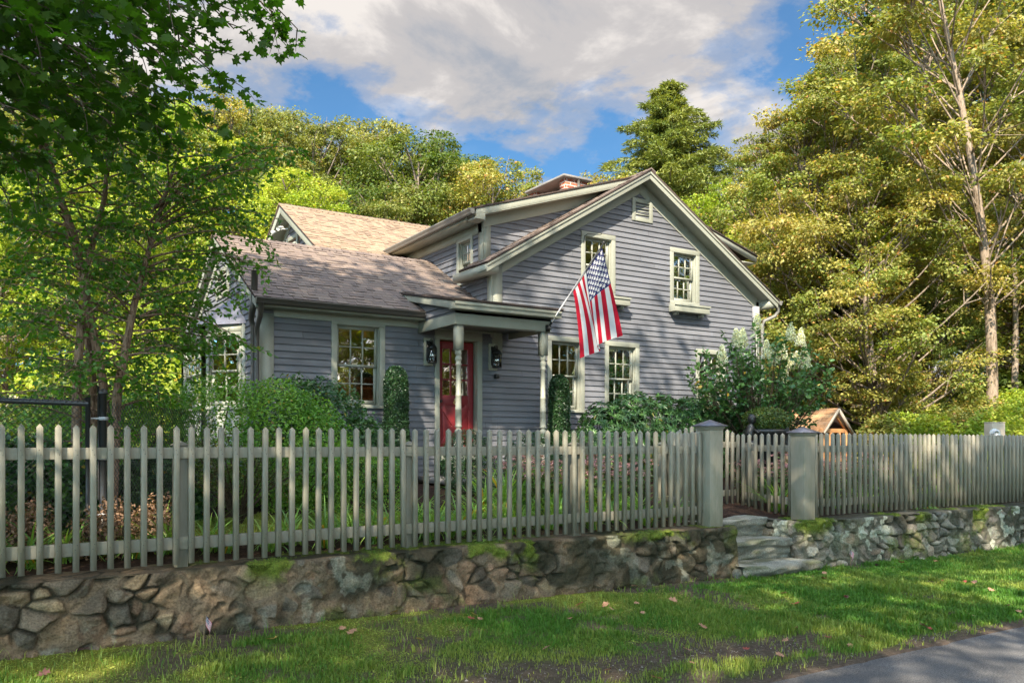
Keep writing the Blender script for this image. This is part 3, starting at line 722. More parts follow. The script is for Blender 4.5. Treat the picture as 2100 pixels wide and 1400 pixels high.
def build_fences():
    M['fence_nail'] = paint('nail_dimple', (.14, .13, .1), .1, .7)
    root = thing('picket_fence', 'long taupe picket fence on the left stone wall running to the large gate post', 'fence', (-.6, 7.12, 0))
    r2 = thing('fence_tmp', None, None)
    def wrap(label, loc, **k): return thing('picket_fence', label, 'fence', loc, **k)
    bpy.data.objects.remove(r2)
    def run(root, a, b, *args, **kw):
        o = Vector(root.location); fence_run(root, (a[0] - o.x, a[1] - o.y), (b[0] - o.x, b[1] - o.y), *args, **kw)
    run(root, (-1.08, 7.115), (7.32, 7.355), 71, [.45, 2.46, 4.56, 6.58], end_rail=(0, .06))
    big_post(7.47, 7.33, .215, -.01, 1.20, 'large square gate post with low pyramid cap on the end of the left stone wall')
    big_post(9.06, 7.235, .215, -.0, 1.13, 'large square gate post with low pyramid cap right of the steps')
    rt = wrap('long grey green picket fence on the lichened wall right of the steps', (9.25, 7.38, 0))
    run(rt, (9.25, 7.375), (15.97, 7.36), 57, [.35, 2.4, 4.45, 6.5], end_rail=(.06, 0))
    # the set-back garden gate with an arched top and the short returns beside it
    g = thing('garden_gate', 'garden gate with arched picket top set back behind the left gate post', 'gate', (8.47, 8.95, 0))
    fence_run(g, (-.08, 0), (1.24, 0), 12, [], z0=.06, topf=lambda t: 1.06 + .15 * math.sin(math.pi * min(1, max(0, (t * .86 + .1)))) , rails=((.2, .29), (.93, 1.02)))
    rr = thing('picket_fence', 'short picket return from the right gate post back to the garden gate', 'fence', (9.2, 7.5, 0))
    fence_run(rr, (.42, 1.27), (0.03, .08), 8, [0.0], z0=.02, rails=((.16, .26), (.88, .97)))
    lr = thing('picket_fence', 'short picket return from the left gate post back to the garden gate', 'fence', (7.5, 7.5, 0))
    fence_run(lr, (.03, .08), (.72, 1.36), 10, [1.4], z0=.02, rails=((.16, .26), (.88, .97)))

def mini_flag(x, y, h, tilt, label):
    z = float(ground_z(x, y)); root = thing('small_flag', label, 'flag', (x, y, z), R.uniform(-.3, .3), 'small grave-size flags stuck in the verge')
    mb = MB(); mb.tube([(0, 0, -.02), (tilt * h, 0, h)], .0035, 6); mb.build('stick', M['twigwood'], root)
    me, _ = flag_mesh(.12, .08, 40, 26, lambda u, v: (tilt * h + .012 + .04 * math.sin(u * 1.35) * (1 - .3 * v), .02 * math.sin(u * 6 + v * 2), h * (.97 - .34 * v) - u * .08 - .02 * v * u), 'small_flag_cloth')
    obj('flag_cloth', me, root)
# ------------------------------------------------------------------ house helpers
def lap_siding(name, poly, holes, to3, parent, e=.1066, t0=.002, t1=.024, z_start=0.0, mat=None):
    """clapboards over a convex-in-z outline: poly [(s,z)...] in wall coordinates, holes [(s0,s1,z0,z1)]; to3(s, out, z)"""
    zs = [p[1] for p in poly]; zmin, zmax = min(zs), max(zs)
    def span(z):
        xs = []
        n = len(poly)
        for k in range(n):
            (a, za), (b, zb) = poly[k], poly[(k + 1) % n]
            if abs(za - zb) < 1e-9:
                if abs(za - z) < 1e-6: xs += [a, b]
                continue
            if min(za, zb) - 1e-9 <= z <= max(za, zb) + 1e-9: xs.append(a + (b - a) * (z - za) / (zb - za))
        return (min(xs), max(xs)) if xs else None
    cuts = set([zmin, zmax] + [z for h in holes for z in h[2:4]] + zs)
    k0 = math.floor((zmin - z_start) / e); z = z_start + k0 * e
    mb = MB(); base_c = []
    while z < zmax:
        z2 = z + e; lo, hi = max(z, zmin), min(z2, zmax)
        br = sorted([lo, hi] + [c for c in cuts if lo + 1e-4 < c < hi - 1e-4])
        for a, b in zip(br, br[1:]):
            if b - a < 1e-4: continue
            s1, s2 = span(a + 1e-5), span(b - 1e-5)
            if not s1 or not s2: continue
            oa = t1 + (t0 - t1) * (a - z) / e; ob = t1 + (t0 - t1) * (b - z) / e
            segs = [(s1[0], s1[1], s2[0], s2[1])]
            zm = (a + b) / 2
            for h in holes:
                if not (h[2] < zm < h[3]): continue
                new = []
                for (l1, r1, l2, r2) in segs:
                    if h[0] >= max(r1, r2) or h[1] <= min(l1, l2): new.append((l1, r1, l2, r2)); continue
                    if min(l1, l2) < h[0]: new.append((l1, min(r1, h[0]), l2, min(r2, h[0])))
                    if max(r1, r2) > h[1]: new.append((max(l1, h[1]), r1, max(l2, h[1]), r2))
                segs = new
            for (l1, r1, l2, r2) in segs:
                if r1 - l1 < 1e-4 and r2 - l2 < 1e-4: continue
                rb_ = random.Random(int(round(z * 1000)) * 7 + 3); jts = []; q = min(l1, l2) - rb_.uniform(0, 3)
                while q < max(r1, r2): jts.append(q); q += rb_.choice((2.4, 3.0, 3.6, 4.2)) * rb_.uniform(.85, 1)
                jts = [j for j in jts if max(l1, l2) + .05 < j < min(r1, r2) - .05]
                L_ = [(l1, l2)] + [(j + .0015, j + .0015) for j in jts]; R_ = [(j - .0015, j - .0015) for j in jts] + [(r1, r2)]
                for (p1, p2), (q1, q2) in zip(L_, R_):
                    g_ = random.Random(int(z * 997) * 31 + int(p1 * 53)).uniform(.90, 1.10); mb.col = (g_, g_, g_)
                    mb.face([to3(p1, oa, a), to3(q1, oa, a), to3(q2, ob, b), to3(p2, ob, b)])
                    if abs(a - z) < 1e-6: mb.face([to3(p1, oa, a), to3(p1, 0, a), to3(q1, 0, a), to3(q1, oa, a)])
        z = z2
    return mb.build(name, mat or M['siding'], parent)

def shingles(name, o, u, v, w, l, parent, seed=1, expo=.135, thick=.012, pal=None, clip=None, ridge=True, base=.03):
    """architectural shingles: every tab a small slab. o lower-left corner, u along the eave, v up the slope"""
    rg = random.Random(seed); o = Vector(o); u = Vector(u).normalized(); v = Vector(v).normalized(); n = u.cross(v).normalized()
    if n.z < 0: n = -n
    pal = pal or [(.180, .14, .12), (.165, .128, .112), (.195, .150, .127), (.150, .118, .105), (.21, .163, .135)]
    mb = MB(); rows = int(math.ceil(l / expo))
    mb.col = (.06, .045, .04)
    q = [o - n * base, o + u * w - n * base, o + u * w + v * l - n * base, o + v * l - n * base]
    mb.hexa(q + [p + n * (base - .002) for p in q])
    for r in range(rows):
        a = r * expo - .006; b = min((r + 1) * expo + .004, l); s = -rg.uniform(0, .2)
        while s < w:
            ww = rg.choice((.08, .11, .14, .18, .24)); e = min(s + ww, w); st = max(s, 0)
            if e - st > .01:
                th = thick * rg.choice((.55, .55, 1.25)); c = rg.choice(pal); k = rg.uniform(.92, 1.08); mb.col = tuple(x * k for x in c)
                j = rg.uniform(0, .004)
                P = lambda ss, tt, hh: o + u * ss + v * tt + n * hh
                A = [P(st + .002, a + j, th), P(e - .002, a + j, th), P(e - .002, b, .0035), P(st + .002, b, .0035)]
                B = [P(st + .002, a + j, 0), P(e - .002, a + j, 0)]
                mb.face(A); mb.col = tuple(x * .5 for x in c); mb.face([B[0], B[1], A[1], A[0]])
                mb.face([B[0], A[0], A[3]]); mb.face([B[1], A[2], A[1]])
            s += ww
    return mb.build(name, M['shingle'], parent)

def ridge_caps(name, a, b, nl, nr, parent, seed=2, pal=None):
    rg = random.Random(seed); a = Vector(a); b = Vector(b); L = (b - a).length; u = (b - a) / L; k = 0; mb = MB(); s = 0
    nl = Vector(nl).normalized(); nr = Vector(nr).normalized()
    while s < L:
        e = min(s + .17, L); c = rg.choice(pal or [(.17, .135, .12), (.2, .155, .13), (.14, .11, .10)]); mb.col = c
        p, q = a + u * s, a + u * e; t0, t1 = .028, .014
        up = Vector((0, 0, 1))
        for d in (nl, nr):
            mb.face([p + up * t0, p + d * .14 + up * t0, q + d * .14 + up * t1, q + up * t1]); mb.face([p + up * t0, p, p + d * .14, p + d * .14 + up * t0])
            mb.face([p + d * .14 + up * t0, p + d * .14, q + d * .14, q + d * .14 + up * t1])
        s += .14
    return mb.build(name, M['shingle'], parent)

def window(parent, s0, s1, z0, z1, to3, casing=.095, cols=3, rows=2, sill=True, head=.0, recess=.055, planter=None, curtain=None, blind=False, name='window', upper_frac=.5):
    """double-hung window, outer casing rectangle s0..s1 x z0..z1"""
    w = obj(name, None, parent)
    def bx(mb, a, b, o0, o1, c, d):
        mb.hexa([to3(a, o1, c), to3(b, o1, c), to3(b, o0, c), to3(a, o0, c), to3(a, o1, d), to3(b, o1, d), to3(b, o0, d), to3(a, o0, d)])
    c = casing; mb = MB(); po = .032
    zs = z0 + (.045 if sill else c)
    bx(mb, s0, s0 + c, -.01, po, zs, z1 - c - .0005); bx(mb, s1 - c, s1, -.01, po, zs, z1 - c - .0005); bx(mb, s0, s1, -.01, po + .002, z1 - c, z1)
    if not sill: bx(mb, s0, s1, -.01, po, z0, z0 + c)
    # jamb liner going back into the wall
    rb = recess + .06
    bx(mb, s0 + c - .012, s0 + c + .012, -rb, -.012, z0 + .03, z1 - c); bx(mb, s1 - c - .012, s1 - c + .012, -rb, -.012, z0 + .03, z1 - c)
    bx(mb, s0 + c, s1 - c, -rb, -.012, z1 - c - .01, z1 - c + .02); bx(mb, s0 + c, s1 - c, -rb, -.012, z0 + .02, z0 + .06)
    mb.build('casing', M['trim'], w, bevel=.003)
    if sill:
        mb = MB(); bx(mb, s0 - .012, s1 + .012, -.01, .055, z0, z0 + .044); mb.build('sill', M['trim'], w, bevel=.004)
    a, b = s0 + c + .013, s1 - c - .013; lo, hi = z0 + (.062 if sill else c), z1 - c - .012; mid = lo + (hi - lo) * upper_frac
    for (q0, q1, out, nm) in ((lo, mid + .018, -recess - .038, 'lower_sash'), (mid - .018, hi, -recess, 'upper_sash')):
        mb = MB(); r = .042; o0, o1 = out - .03, out
        rb_ = .075 if nm == 'lower_sash' else .036; rt_ = .036 if nm == 'lower_sash' else .045
        bx(mb, a, a + r, o0, o1, q0, q1); bx(mb, b - r, b, o0, o1, q0, q1); bx(mb, a + r, b - r, o0, o1 - .0005, q0, q0 + rb_); bx(mb, a + r, b - r, o0, o1 - .0005, q1 - rt_, q1)
        ga, gb, g0, g1 = a + r, b - r, q0 + rb_, q1 - rt_
        for k in range(1, cols): m = ga + (gb - ga) * k / cols; bx(mb, m - .010, m + .010, o0 + .004, o1 - .004, g0, g1)
        for k in range(1, rows):
            m = g0 + (g1 - g0) * k / rows
            for j in range(cols):
                l0 = ga + (gb - ga) * j / cols + (.010 if j else 0); l1 = ga + (gb - ga) * (j + 1) / cols - (.010 if j < cols - 1 else 0)
                bx(mb, l0, l1, o0 + .004, o1 - .0045, m - .010, m + .010)
        sh = mb.build(nm, M['trim'], w)
        mb = MB()
        for j in range(cols):
            for k in range(rows):
                x0 = ga + (gb - ga) * j / cols; x1 = ga + (gb - ga) * (j + 1) / cols; y0 = g0 + (g1 - g0) * k / rows; y1 = g0 + (g1 - g0) * (k + 1) / rows
                om = out - .016; t = [R.gauss(0, .0009) for _ in range(3)]
                mb.face([to3(x0, om + t[0], y0), to3(x1, om + t[1], y0), to3(x1, om + t[1] + t[2], y1), to3(x0, om + t[0] + t[2], y1)])
        mb.build('pane', M['glass'], sh)
    if curtain:
        mb = MB(); mb.cur = 0; o = -recess - .14
        for (f0, f1) in curtain:
            xa, xb = a + (b - a) * f0, a + (b - a) * f1; n = 10
            for k in range(n):
                t0, t1 = k / n, (k + 1) / n; d = lambda t: o + .018 * math.sin(t * 19)
                mb.face([to3(xa + (xb - xa) * t0, d(t0), lo - .05), to3(xa + (xb - xa) * t1, d(t1), lo - .05), to3(xa + (xb - xa) * t1, d(t1), hi + .05), to3(xa + (xb - xa) * t0, d(t0), hi + .05)])
        mb.build('curtain', M['curtain'], w)
    if blind:
        mb = MB(); z = lo
        while z < hi:
            mb.face([to3(a, -recess - .10, z), to3(b, -recess - .10, z), to3(b, -recess - .125, z + .028), to3(a, -recess - .125, z + .028)]); z += .042
        mb.build('blind', M['blind'], w)
    if planter:
        p0, p1, q0, q1 = planter; mb = MB(); th = .02; d = .23
        P = lambda a, b, o0, o1, c_, d_: bx(mb, a, b, o0, o1, c_, d_)
        P(p0 + .02, p1 - .02, .034, d - .03, q0, q0 + th); P(p0, p1, d - .02, d, q0 - .0, q1); P(p0, p0 + .02, .034, d - .0205, q0, q1 - .0005); P(p1 - .02, p1, .034, d - .0205, q0, q1 - .0005)
        P(p0 - .02, p1 + .02, d + .0005, d + .02, q1 - .03, q1 + .012); P(p0 + .02, p1 - .02, .034, .05, q0 + th, q1 - .001)
        bx(mb, p0 + .1, p0 + .16, .034, .16, q0 - .06, q0 - .0005); bx(mb, p1 - .16, p1 - .1, .034, .16, q0 - .06, q0 - .0005)
        mb.build('window_box', M['trim'], w, bevel=.004)
    return w

Y0 = 12.97
def F3(s, o, z): return (s, Y0 - o, z)                 # front walls face the road (-y)
def L3(x0):                                            # left-facing walls: s runs along +y; out = -x
    return lambda s, o, z: (x0 - o, s, z)
def G3(y0): return lambda s, o, z: (s, y0 - o, z)

def gutter(parent, a, b, mat, r=.062, name='gutter'):
    """K-style gutter from a to b, open on top; out = direction away from the wall"""
    a, b, out = Vector(a[0]), Vector(a[1]), Vector(b)
    prof = [(0, .0), (0, -.085), (.055, -.10), (.075, -.075), (.078, -.04), (.105, -.02), (.11, .0), (.10, .0), (.095, -.012), (.068, -.035), (.064, -.07), (.05, -.088), (.008, -.078), (.008, 0)]
    mb = MB(); up = Vector((0, 0, 1)); A = [mb.vert(a + out * p + up * q) for p, q in prof]; B = [mb.vert(b + out * p + up * q) for p, q in prof]; n = len(prof)
    for k in range(n): mb.poly((A[k], B[k], B[(k + 1) % n], A[(k + 1) % n]))
    mb.face([a + out * p + up * q for p, q in prof[:7]]); mb.face([b + out * p + up * q for p, q in prof[:7]][::-1])
    return mb.build(name, mat, parent)

def zr(x): return 6.43 - .598 * abs(x - 11.22)          # main roof surface
def zw(y): return 3.20 + .55 * (y - 12.66)              # wing front slope

def turned_post(parent, x, y, z0, z1):
    """porch post: square foot and head, turned shaft between"""
    mb = MB(); w = .061; zb, zt = z0 + .62, z1 - .40
    mb.box(x - w, x + w, y - w, y + w, z0, zb); mb.box(x - w, x + w, y - w, y + w, zt, z1)
    H = zt - zb
    prof = [(.066, 0), (.05, .012), (.05, .02), (.068, .035), (.062, .05), (.04, .06), (.052, .10), (.066, .135), (.06, .165), (.04, .19), (.04, .2), (.062, .215), (.062, .235), (.05, .245), (.056, .30), (.055, .48), (.059, .485), (.055, .495), (.059, .505), (.052, .515), (.05, .70), (.054, .705), (.05, .715), (.054, .722), (.046, .73), (.042, H - .25), (.055, H - .235), (.055, H - .215), (.04, H - .205), (.05, H - .165), (.06, H - .14), (.052, H - .11), (.038, H - .09), (.052, H - .075), (.052, H - .06), (.062, H - .045), (.05, H - .02), (.066, H)]
    mb.lathe([(r * .92, zb + z) for r, z in prof], (x, y, 0), 20)
    return mb.build('porch_post', M['trim'], parent, bevel=.0)

def lantern(parent, x, z):
    ln = obj('wall_lantern', None, parent); ln.location = (x, Y0 - .02, z); ln.scale = (.86, .9, .88)
    mb = MB(); mb.box(-.10, .10, -.03, .02, -.20, .34); mb.build('mounting_block', M['trim'], ln, bevel=.004)
    mb = MB(); mb.box(-.055, .055, -.045, -.031, -.1, .28)
    mb.tube([(0, -.04, .24), (0, -.10, .30), (0, -.16, .30), (0, -.17, .24)], .009, 8)
    mb.tube([(0, -.17, .24), (0.02, -.17, .26), (0, -.17, .29), (-.02, -.17, .26), (0, -.17, .24)], .006, 6)
    c = (0, -.17, 0); n = 6
    mb.lathe([(.105, -.16), (.105, -.145), (.09, -.14)], c, n); mb.lathe([(.112, .12), (.108, .135), (.06, .20), (.022, .215), (.022, .24), (.0, .25)], c, n)
    for k in range(n):
        a = k * 2 * math.pi / n; mb.bar((c[0] + .098 * math.cos(a), c[1] + .098 * math.sin(a), -.145), (c[0] + .105 * math.cos(a), c[1] + .105 * math.sin(a), .125), .012, .012, (math.cos(a), math.sin(a), 0))
        a2 = (k + 1) * 2 * math.pi / n
        for zz in (-.055, .035): mb.bar((c[0] + .1 * math.cos(a), c[1] + .1 * math.sin(a), zz), (c[0] + .1 * math.cos(a2), c[1] + .1 * math.sin(a2), zz), .007, .007)
        am = (a + a2) / 2; mb.bar((c[0] + .088 * math.cos(am), c[1] + .088 * math.sin(am), -.145), (c[0] + .09 * math.cos(am), c[1] + .09 * math.sin(am), .125), .007, .007, (math.cos(am), math.sin(am), 0))
    mb.build('lantern_frame', M['black'], ln)
    mb = MB(); mb.lathe([(.088, -.14), (.092, .118)], c, n); mb.build('pane', M['lantern_glass'], ln)

def build_house():
    H = thing('house', 'grey clapboard cottage with steep front gable, left wing and porch over a red door', 'house', (0, 0, 0))
    # ---- walls
    win = [(4.74, 5.67, 1.57, 3.01), (8.96, 9.83, 1.58, 3.02), (10.33, 11.21, 1.58, 3.01), (12.79, 13.67, 1.56, 3.0), (9.75, 10.59, 3.86, 5.09), (12.05, 12.88, 3.87, 5.06)]
    holes = [(a + .06, b - .06, c + .03, d - .06) for a, b, c, d in win] + [(6.66, 7.50, .3, 2.82)]
    fr = .40
    lap_siding('front_wall', [(3.6, .2), (14.7, .2), (14.7, zr(14.7) - .2), (11.22, zr(11.22) - .2), (7.75, zr(7.75) - .2), (7.75, 3.3), (3.6, 3.3)][:3] + [(11.22, zr(11.22) - .2), (7.75, zr(7.75) - .2), (7.75, 3.12), (3.6, 3.12)], holes, F3, H) if False else None
    lap_siding('front_wall', [(3.6, .2), (7.752, .2), (7.752, 3.12), (3.6, 3.12)], holes, F3, H, z_start=.2)
    lap_siding('gable_wall', [(7.752, .2), (14.7, .2), (14.7, zr(14.7) - .2), (11.22, zr(11.22) - .2), (7.752, zr(7.752) - .2)], holes, F3, H, z_start=.2)
    lap_siding('side_wall', [(12.97, 2.4), (13.28, 2.4), (13.28, 4.34), (12.97, 4.34)], [], L3(7.75), H, z_start=.2)
    lap_siding('side_wall', [(13.28, 2.4), (17.25, 2.4), (17.25, 5.09), (13.28, 5.09)], [(13.68, 14.16, 4.05, 4.84)], L3(7.75), H, z_start=.2)
    dz = lambda x: 5.20 + .316 * (x - 7.42)             # dormer roof surface
    lap_siding('dormer_cheek', [(7.75, zr(7.75) - .05), (11.0, zr(11.0) - .05), (11.0, dz(11.0) - .1), (7.75, dz(7.75) - .1)][:4], [], G3(13.28), H, z_start=.2)
    lap_siding('wing_gable_wall', [(12.97, .2), (17.75, .2), (17.75, 3.05), (15.36, zw(15.3) - .1), (12.97, 3.05)], [(14.86, 15.62, 3.62, 4.02), (13.95, 16.45, 1.3, 2.9)], L3(3.6), H, z_start=.2, e=.1066)
    lap_siding('right_wall', [(12.97, .2), (22.0, .2), (22.0, 4.2), (12.97, 4.2)], [], lambda s, o, z: (14.7 + o, s, z), H, z_start=.2)
    # rear closing walls keep the rooms dark
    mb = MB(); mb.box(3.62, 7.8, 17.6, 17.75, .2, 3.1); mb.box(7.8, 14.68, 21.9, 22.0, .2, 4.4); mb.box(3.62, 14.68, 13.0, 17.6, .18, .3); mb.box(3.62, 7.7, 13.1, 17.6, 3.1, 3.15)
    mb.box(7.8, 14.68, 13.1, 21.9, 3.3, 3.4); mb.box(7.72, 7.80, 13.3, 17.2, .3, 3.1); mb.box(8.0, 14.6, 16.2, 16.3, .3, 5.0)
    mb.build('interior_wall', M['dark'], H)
    # corner boards
    for bx2 in ([(3.575, 3.6005, 12.94, 13.08, .2, 3.1), (3.60, 3.81, 12.9405, 12.965, .2, 3.0)], [(7.722, 7.7525, 12.938, 13.08, 2.9, 4.34), (7.752, 7.96, 12.9385, 12.966, 2.6, 4.30)], [(7.722, 7.7495, 13.25, 13.40, 4.2, 5.06), (7.749, 7.90, 13.2505, 13.276, 4.3, 5.06)], [(14.62, 14.73, 12.94, 12.966, .2, 4.15)]):
        mb = MB()
        for b_ in bx2: mb.box(*b_)
        mb.build('corner_board', M['trim'], H)
    # ---- frieze and rakes of the front gable
    mb = MB()
    for s in (-1, 1):
        ex = 7.752 if s < 0 else 14.70
        P = lambda x, d: (x, zr(x) - d)
        mb.prism([P(ex, .16), P(11.22, .16), P(11.22, fr), P(ex, fr)] if s < 0 else [P(11.22, .1605), P(ex, .1605), P(ex, fr), P(11.22, fr)], Y0 - .030, Y0 - .005)
    mb.build('frieze', M['trim'], H, bevel=.003)
    mb = MB(); yf = 12.63
    for s in (-1, 1):
        ex = 7.46 if s < 0 else 14.98
        P = lambda x, d: (x, zr(x) - d)
        pl = lambda d0, d1, x0, x1: [P(x0, d0), P(x1, d0), P(x1, d1), P(x0, d1)]
        mb.prism(pl(.03, .185, ex, 11.22), yf, yf + .03); mb.prism(pl(.03, .085, ex - .004 * s, 11.22), yf - .022, yf - .0005)
        mb.prism(pl(.145, .165, ex, 11.22), yf + .0305, Y0 - .006)
    mb.build('rake_board', M['trim'], H, bevel=.003)
    # left eave return box under the low end of the roof
    mb = MB(); mb.prism([(7.46, zr(7.46) - .04), (7.46, zr(7.46) - .175), (7.72, zr(7.46) - .175), (7.72, zr(7.72) - .17)], 12.661, 13.9); mb.build('eave_box', M['trim'], H)
    mb = MB(); mb.prism([(14.98, zr(14.98) - .04), (14.98, zr(14.98) - .175), (14.72, zr(14.98) - .175), (14.72, zr(14.72) - .17)], 12.661, 22); mb.build('eave_box', M['trim'], H)
    # ---- roofs
    k = .598; sl = math.hypot(1, k)
    shingles('main_roof', (7.44, 12.60, zr(7.44)), (0, 1, 0), (1, 0, k), 9.4 * .1 + .0 + .10, (11.22 - 7.44) * sl, H, 3)
    shingles('main_roof', (7.90, 13.66, zr(7.90) - .06), (0, 1, 0), (1, 0, k), 8.3, (11.22 - 7.90) * sl, H, 4)
    shingles('main_roof', (15.0, 12.60, zr(15.0)), (0, 1, 0), (-1, 0, k), 9.4, (15.0 - 11.22) * sl, H, 5)
    ridge_caps('ridge_cap', (11.22, 12.59, zr(11.22) + .005), (11.22, 22, zr(11.22) + .005), (-1, 0, -k), (1, 0, -k), H)
    dk = .316; ds_ = math.hypot(1, dk)
    shingles('dormer_roof', (7.40, 12.95, dz(7.40)), (0, 1, 0), (1, 0, dk), 4.35, (11.1 - 7.40) * ds_, H, 6)
    mb = MB(); mb.prism([(7.43, dz(7.43) - .03), (11.05, dz(11.05) - .03), (11.05, dz(11.05) - .14), (7.43, dz(7.43) - .14)], 12.965, 12.995)
    mb.prism([(7.43, dz(7.43) - .1405), (11.05, dz(11.05) - .1405), (11.05, dz(11.05) - .16), (7.43, dz(7.43) - .16)], 12.97, 13.275)
    mb.prism([(7.75, dz(7.75) - .16), (11.05, dz(11.05) - .16), (11.05, dz(11.05) - .36), (7.75, dz(7.75) - .36)], 13.245, 13.274)
    mb.prism([(7.43, dz(7.43) - .04), (7.43, dz(7.43) - .20), (7.62, dz(7.43) - .21), (7.62, dz(7.62) - .16)], 12.966, 13.27)
    mb.build('dormer_rake_board', M['trim'], H, bevel=.003)
    mb = MB(); mb.box(7.40, 7.75, 13.28, 17.3, 5.03, 5.05); mb.box(7.722, 7.745, 13.28, 17.25, 4.86, 5.029); mb.box(7.405, 7.43, 13.28, 17.3, 5.051, 5.16); mb.build('dormer_soffit', M['trim'], H)
    gutter(H, ((7.40, 12.97, 5.17), (7.40, 17.32, 5.14)), (-1, 0, 0), M['gutter'])
    # right-hand shed dormer
    rk = .29; rz = lambda x: 5.27 + rk * (14.98 - x)
    shingles('dormer_roof', (14.98, 13.2, rz(14.98)), (0, 1, 0), (-1, 0, rk), 5, (14.98 - 11.6) * math.hypot(1, rk), H, 7)
    mb = MB(); mb.prism([(14.95, rz(14.95) - .03), (11.7, rz(11.7) - .03), (11.7, rz(11.7) - .17), (14.95, rz(14.95) - .17)], 13.22, 13.25); mb.build('dormer_rake_board', M['trim'], H)
    mb = MB(); mb.box(14.5, 14.95, 13.251, 18.2, rz(14.95) - .19, rz(14.95) - .171); mb.build('dormer_soffit', M['trim'], H)
    lap_siding('right_dormer_wall', [(13.5, 4.0), (18.2, 4.0), (18.2, 5.1), (13.5, 5.1)], [], lambda s, o, z: (14.5 + o, s, z), H)
    # wing roof
    ws = math.hypot(1, .55)
    shingles('wing_roof', (3.44, 12.66, zw(12.66)), (1, 0, 0), (0, 1, .55), 7.76 - 3.44, (15.36 - 12.66) * ws, H, 8)
    shingles('wing_roof', (3.44, 18.06, zw(12.66)), (1, 0, 0), (0, -1, .55), 7.76 - 3.44, (15.36 - 12.66) * ws, H, 9)
    ridge_caps('ridge_cap', (3.43, 15.36, zw(15.36) + .004), (7.76, 15.36, zw(15.36) + .004), (0, -1, -.55), (0, 1, -.55), H, 3)
    mb = MB()
    for s in (-1, 1):
        y_e = 12.66 if s < 0 else 18.06
        Q = lambda y, d: (y, zw(min(y, 30.72 - y)) - d)
        for d0, d1, x0, x1 in ((.03, .165, 3.455, 3.48), (.145, .165, 3.4805, 3.572), (.166, .36, 3.572, 3.596)):
            a = y_e if d0 < .16 else (12.97 if s < 0 else 17.75)
            mb.prism([Q(a, d0), Q(15.36, d0), Q(15.36, d1), Q(a, d1)], x0, x1, 'x')
    mb.build('wing_rake_board', M['trim'], H, bevel=.003)
    mb = MB(); mb.box(3.5, 7.7, 12.70, 12.97, 3.06, 3.08); mb.box(3.5, 7.7, 12.675, 12.6995, 3.06, 3.17); mb.box(3.812, 7.75, 12.935, 12.962, 2.955, 3.059); mb.build('wing_frieze', M['trim'], H, bevel=.003)
    gutter(H, ((3.45, 12.675, 3.18), (6.24, 12.675, 3.185)), (0, -1, 0), M['gutter_dark'])
    # louvre vents
    def vent(to3, s0, s1, z0, z1, apex=0):
        v = obj('gable_vent', None, H); mb = MB()
        B = lambda a, b, o0, o1, c, d: mb.hexa([to3(a, o1, c), to3(b, o1, c), to3(b, o0, c), to3(a, o0, c), to3(a, o1, d), to3(b, o1, d), to3(b, o0, d), to3(a, o0, d)])
        c = .085; B(s0, s0 + c, 0, .04, z0, z1); B(s1 - c, s1, 0, .04, z0, z1); B(s0 + c, s1 - c, 0, .0395, z0, z0 + c * .8); B(s0 + c, s1 - c, 0, .0395, z1 - c, z1)
        mb.build('vent_frame', M['trim'], v, bevel=.003)
        mb = MB(); zz = z0 + c * .8; n = 5; st = (z1 - c - zz) / n
        for k in range(n):
            a = zz + k * st; p = [to3(s0 + c, .028, a), to3(s1 - c, .028, a), to3(s1 - c, -.02, a + st * .8), to3(s0 + c, -.02, a + st * .8)]
            mb.hexa(p + [(q[0], q[1], q[2] + .014) for q in p])
        mb.build('louvre', M['trim'], v)
        mb = MB(); mb.face([to3(s0 + c, -.03, zz), to3(s1 - c, -.03, zz), to3(s1 - c, -.03, z1 - c), to3(s0 + c, -.03, z1 - c)]); mb.build('vent_back', M['black'], v)
    vent(F3, 11.02, 11.56, 5.47, 5.93); vent(L3(3.6), 14.80, 15.68, 3.56, 4.08)
    # ---- windows
    window(H, *win[0], F3); window(H, *win[1], F3, curtain=[(.72, .95)]); window(H, *win[2], F3, curtain=[(.82, 1.0)]); window(H, *win[3], F3)
    window(H, *win[4], F3, planter=(9.72, 10.80, 3.70, 3.845), blind=False, sill=False); window(H, *win[5], F3, planter=(12.0, 12.98, 3.71, 3.86), blind=True, sill=False)
    window(H, 13.62, 14.24, 4.0, 4.9, L3(7.75), casing=.08, cols=2)
    hk = MB(); hk.tube([(9.80, Y0 - .04, 4.85), (9.80, Y0 - .06, 4.98), (9.84, Y0 - .12, 5.02), (9.93, Y0 - .26, 4.985), (9.98, Y0 - .34, 4.975), (9.99, Y0 - .36, 5.0)], .008, 6); hk.build('plant_hook', M['black'], H)
    # ---- door
    D = obj('door', None, H); yd = Y0 + .10
    mb = MB(); x0, x1, zb, zt = 6.70, 7.43, .78, 2.78; gl0, gl1 = 1.84, 2.66
    ga, gb = x0 + .11, x1 - .11
    mb.box(x0, ga, yd, yd + .04, zb, zt); mb.box(gb, x1, yd, yd + .04, zb, zt); mb.box(ga, gb, yd, yd + .0395, gl1, zt); mb.box(ga, gb, yd, yd + .0395, 1.66, gl0); mb.box(ga, gb, yd, yd + .0395, zb, zb + .18); mb.box(ga, gb, yd + .02, yd + .039, zb + .18, 1.66)
    for k in (1, 2):
        m = ga + (gb - ga) * k / 3; mb.box(m - .014, m + .014, yd + .002, yd + .036, gl0, gl1)
        for j in range(3):
            l0 = ga + (gb - ga) * j / 3 + (.014 if j else 0); l1 = ga + (gb - ga) * (j + 1) / 3 - (.014 if j < 2 else 0); m = gl0 + (gl1 - gl0) * k / 3; mb.box(l0, l1, yd + .003, yd + .035, m - .014, m + .014)
    c0, c1 = zb + .18, 1.66
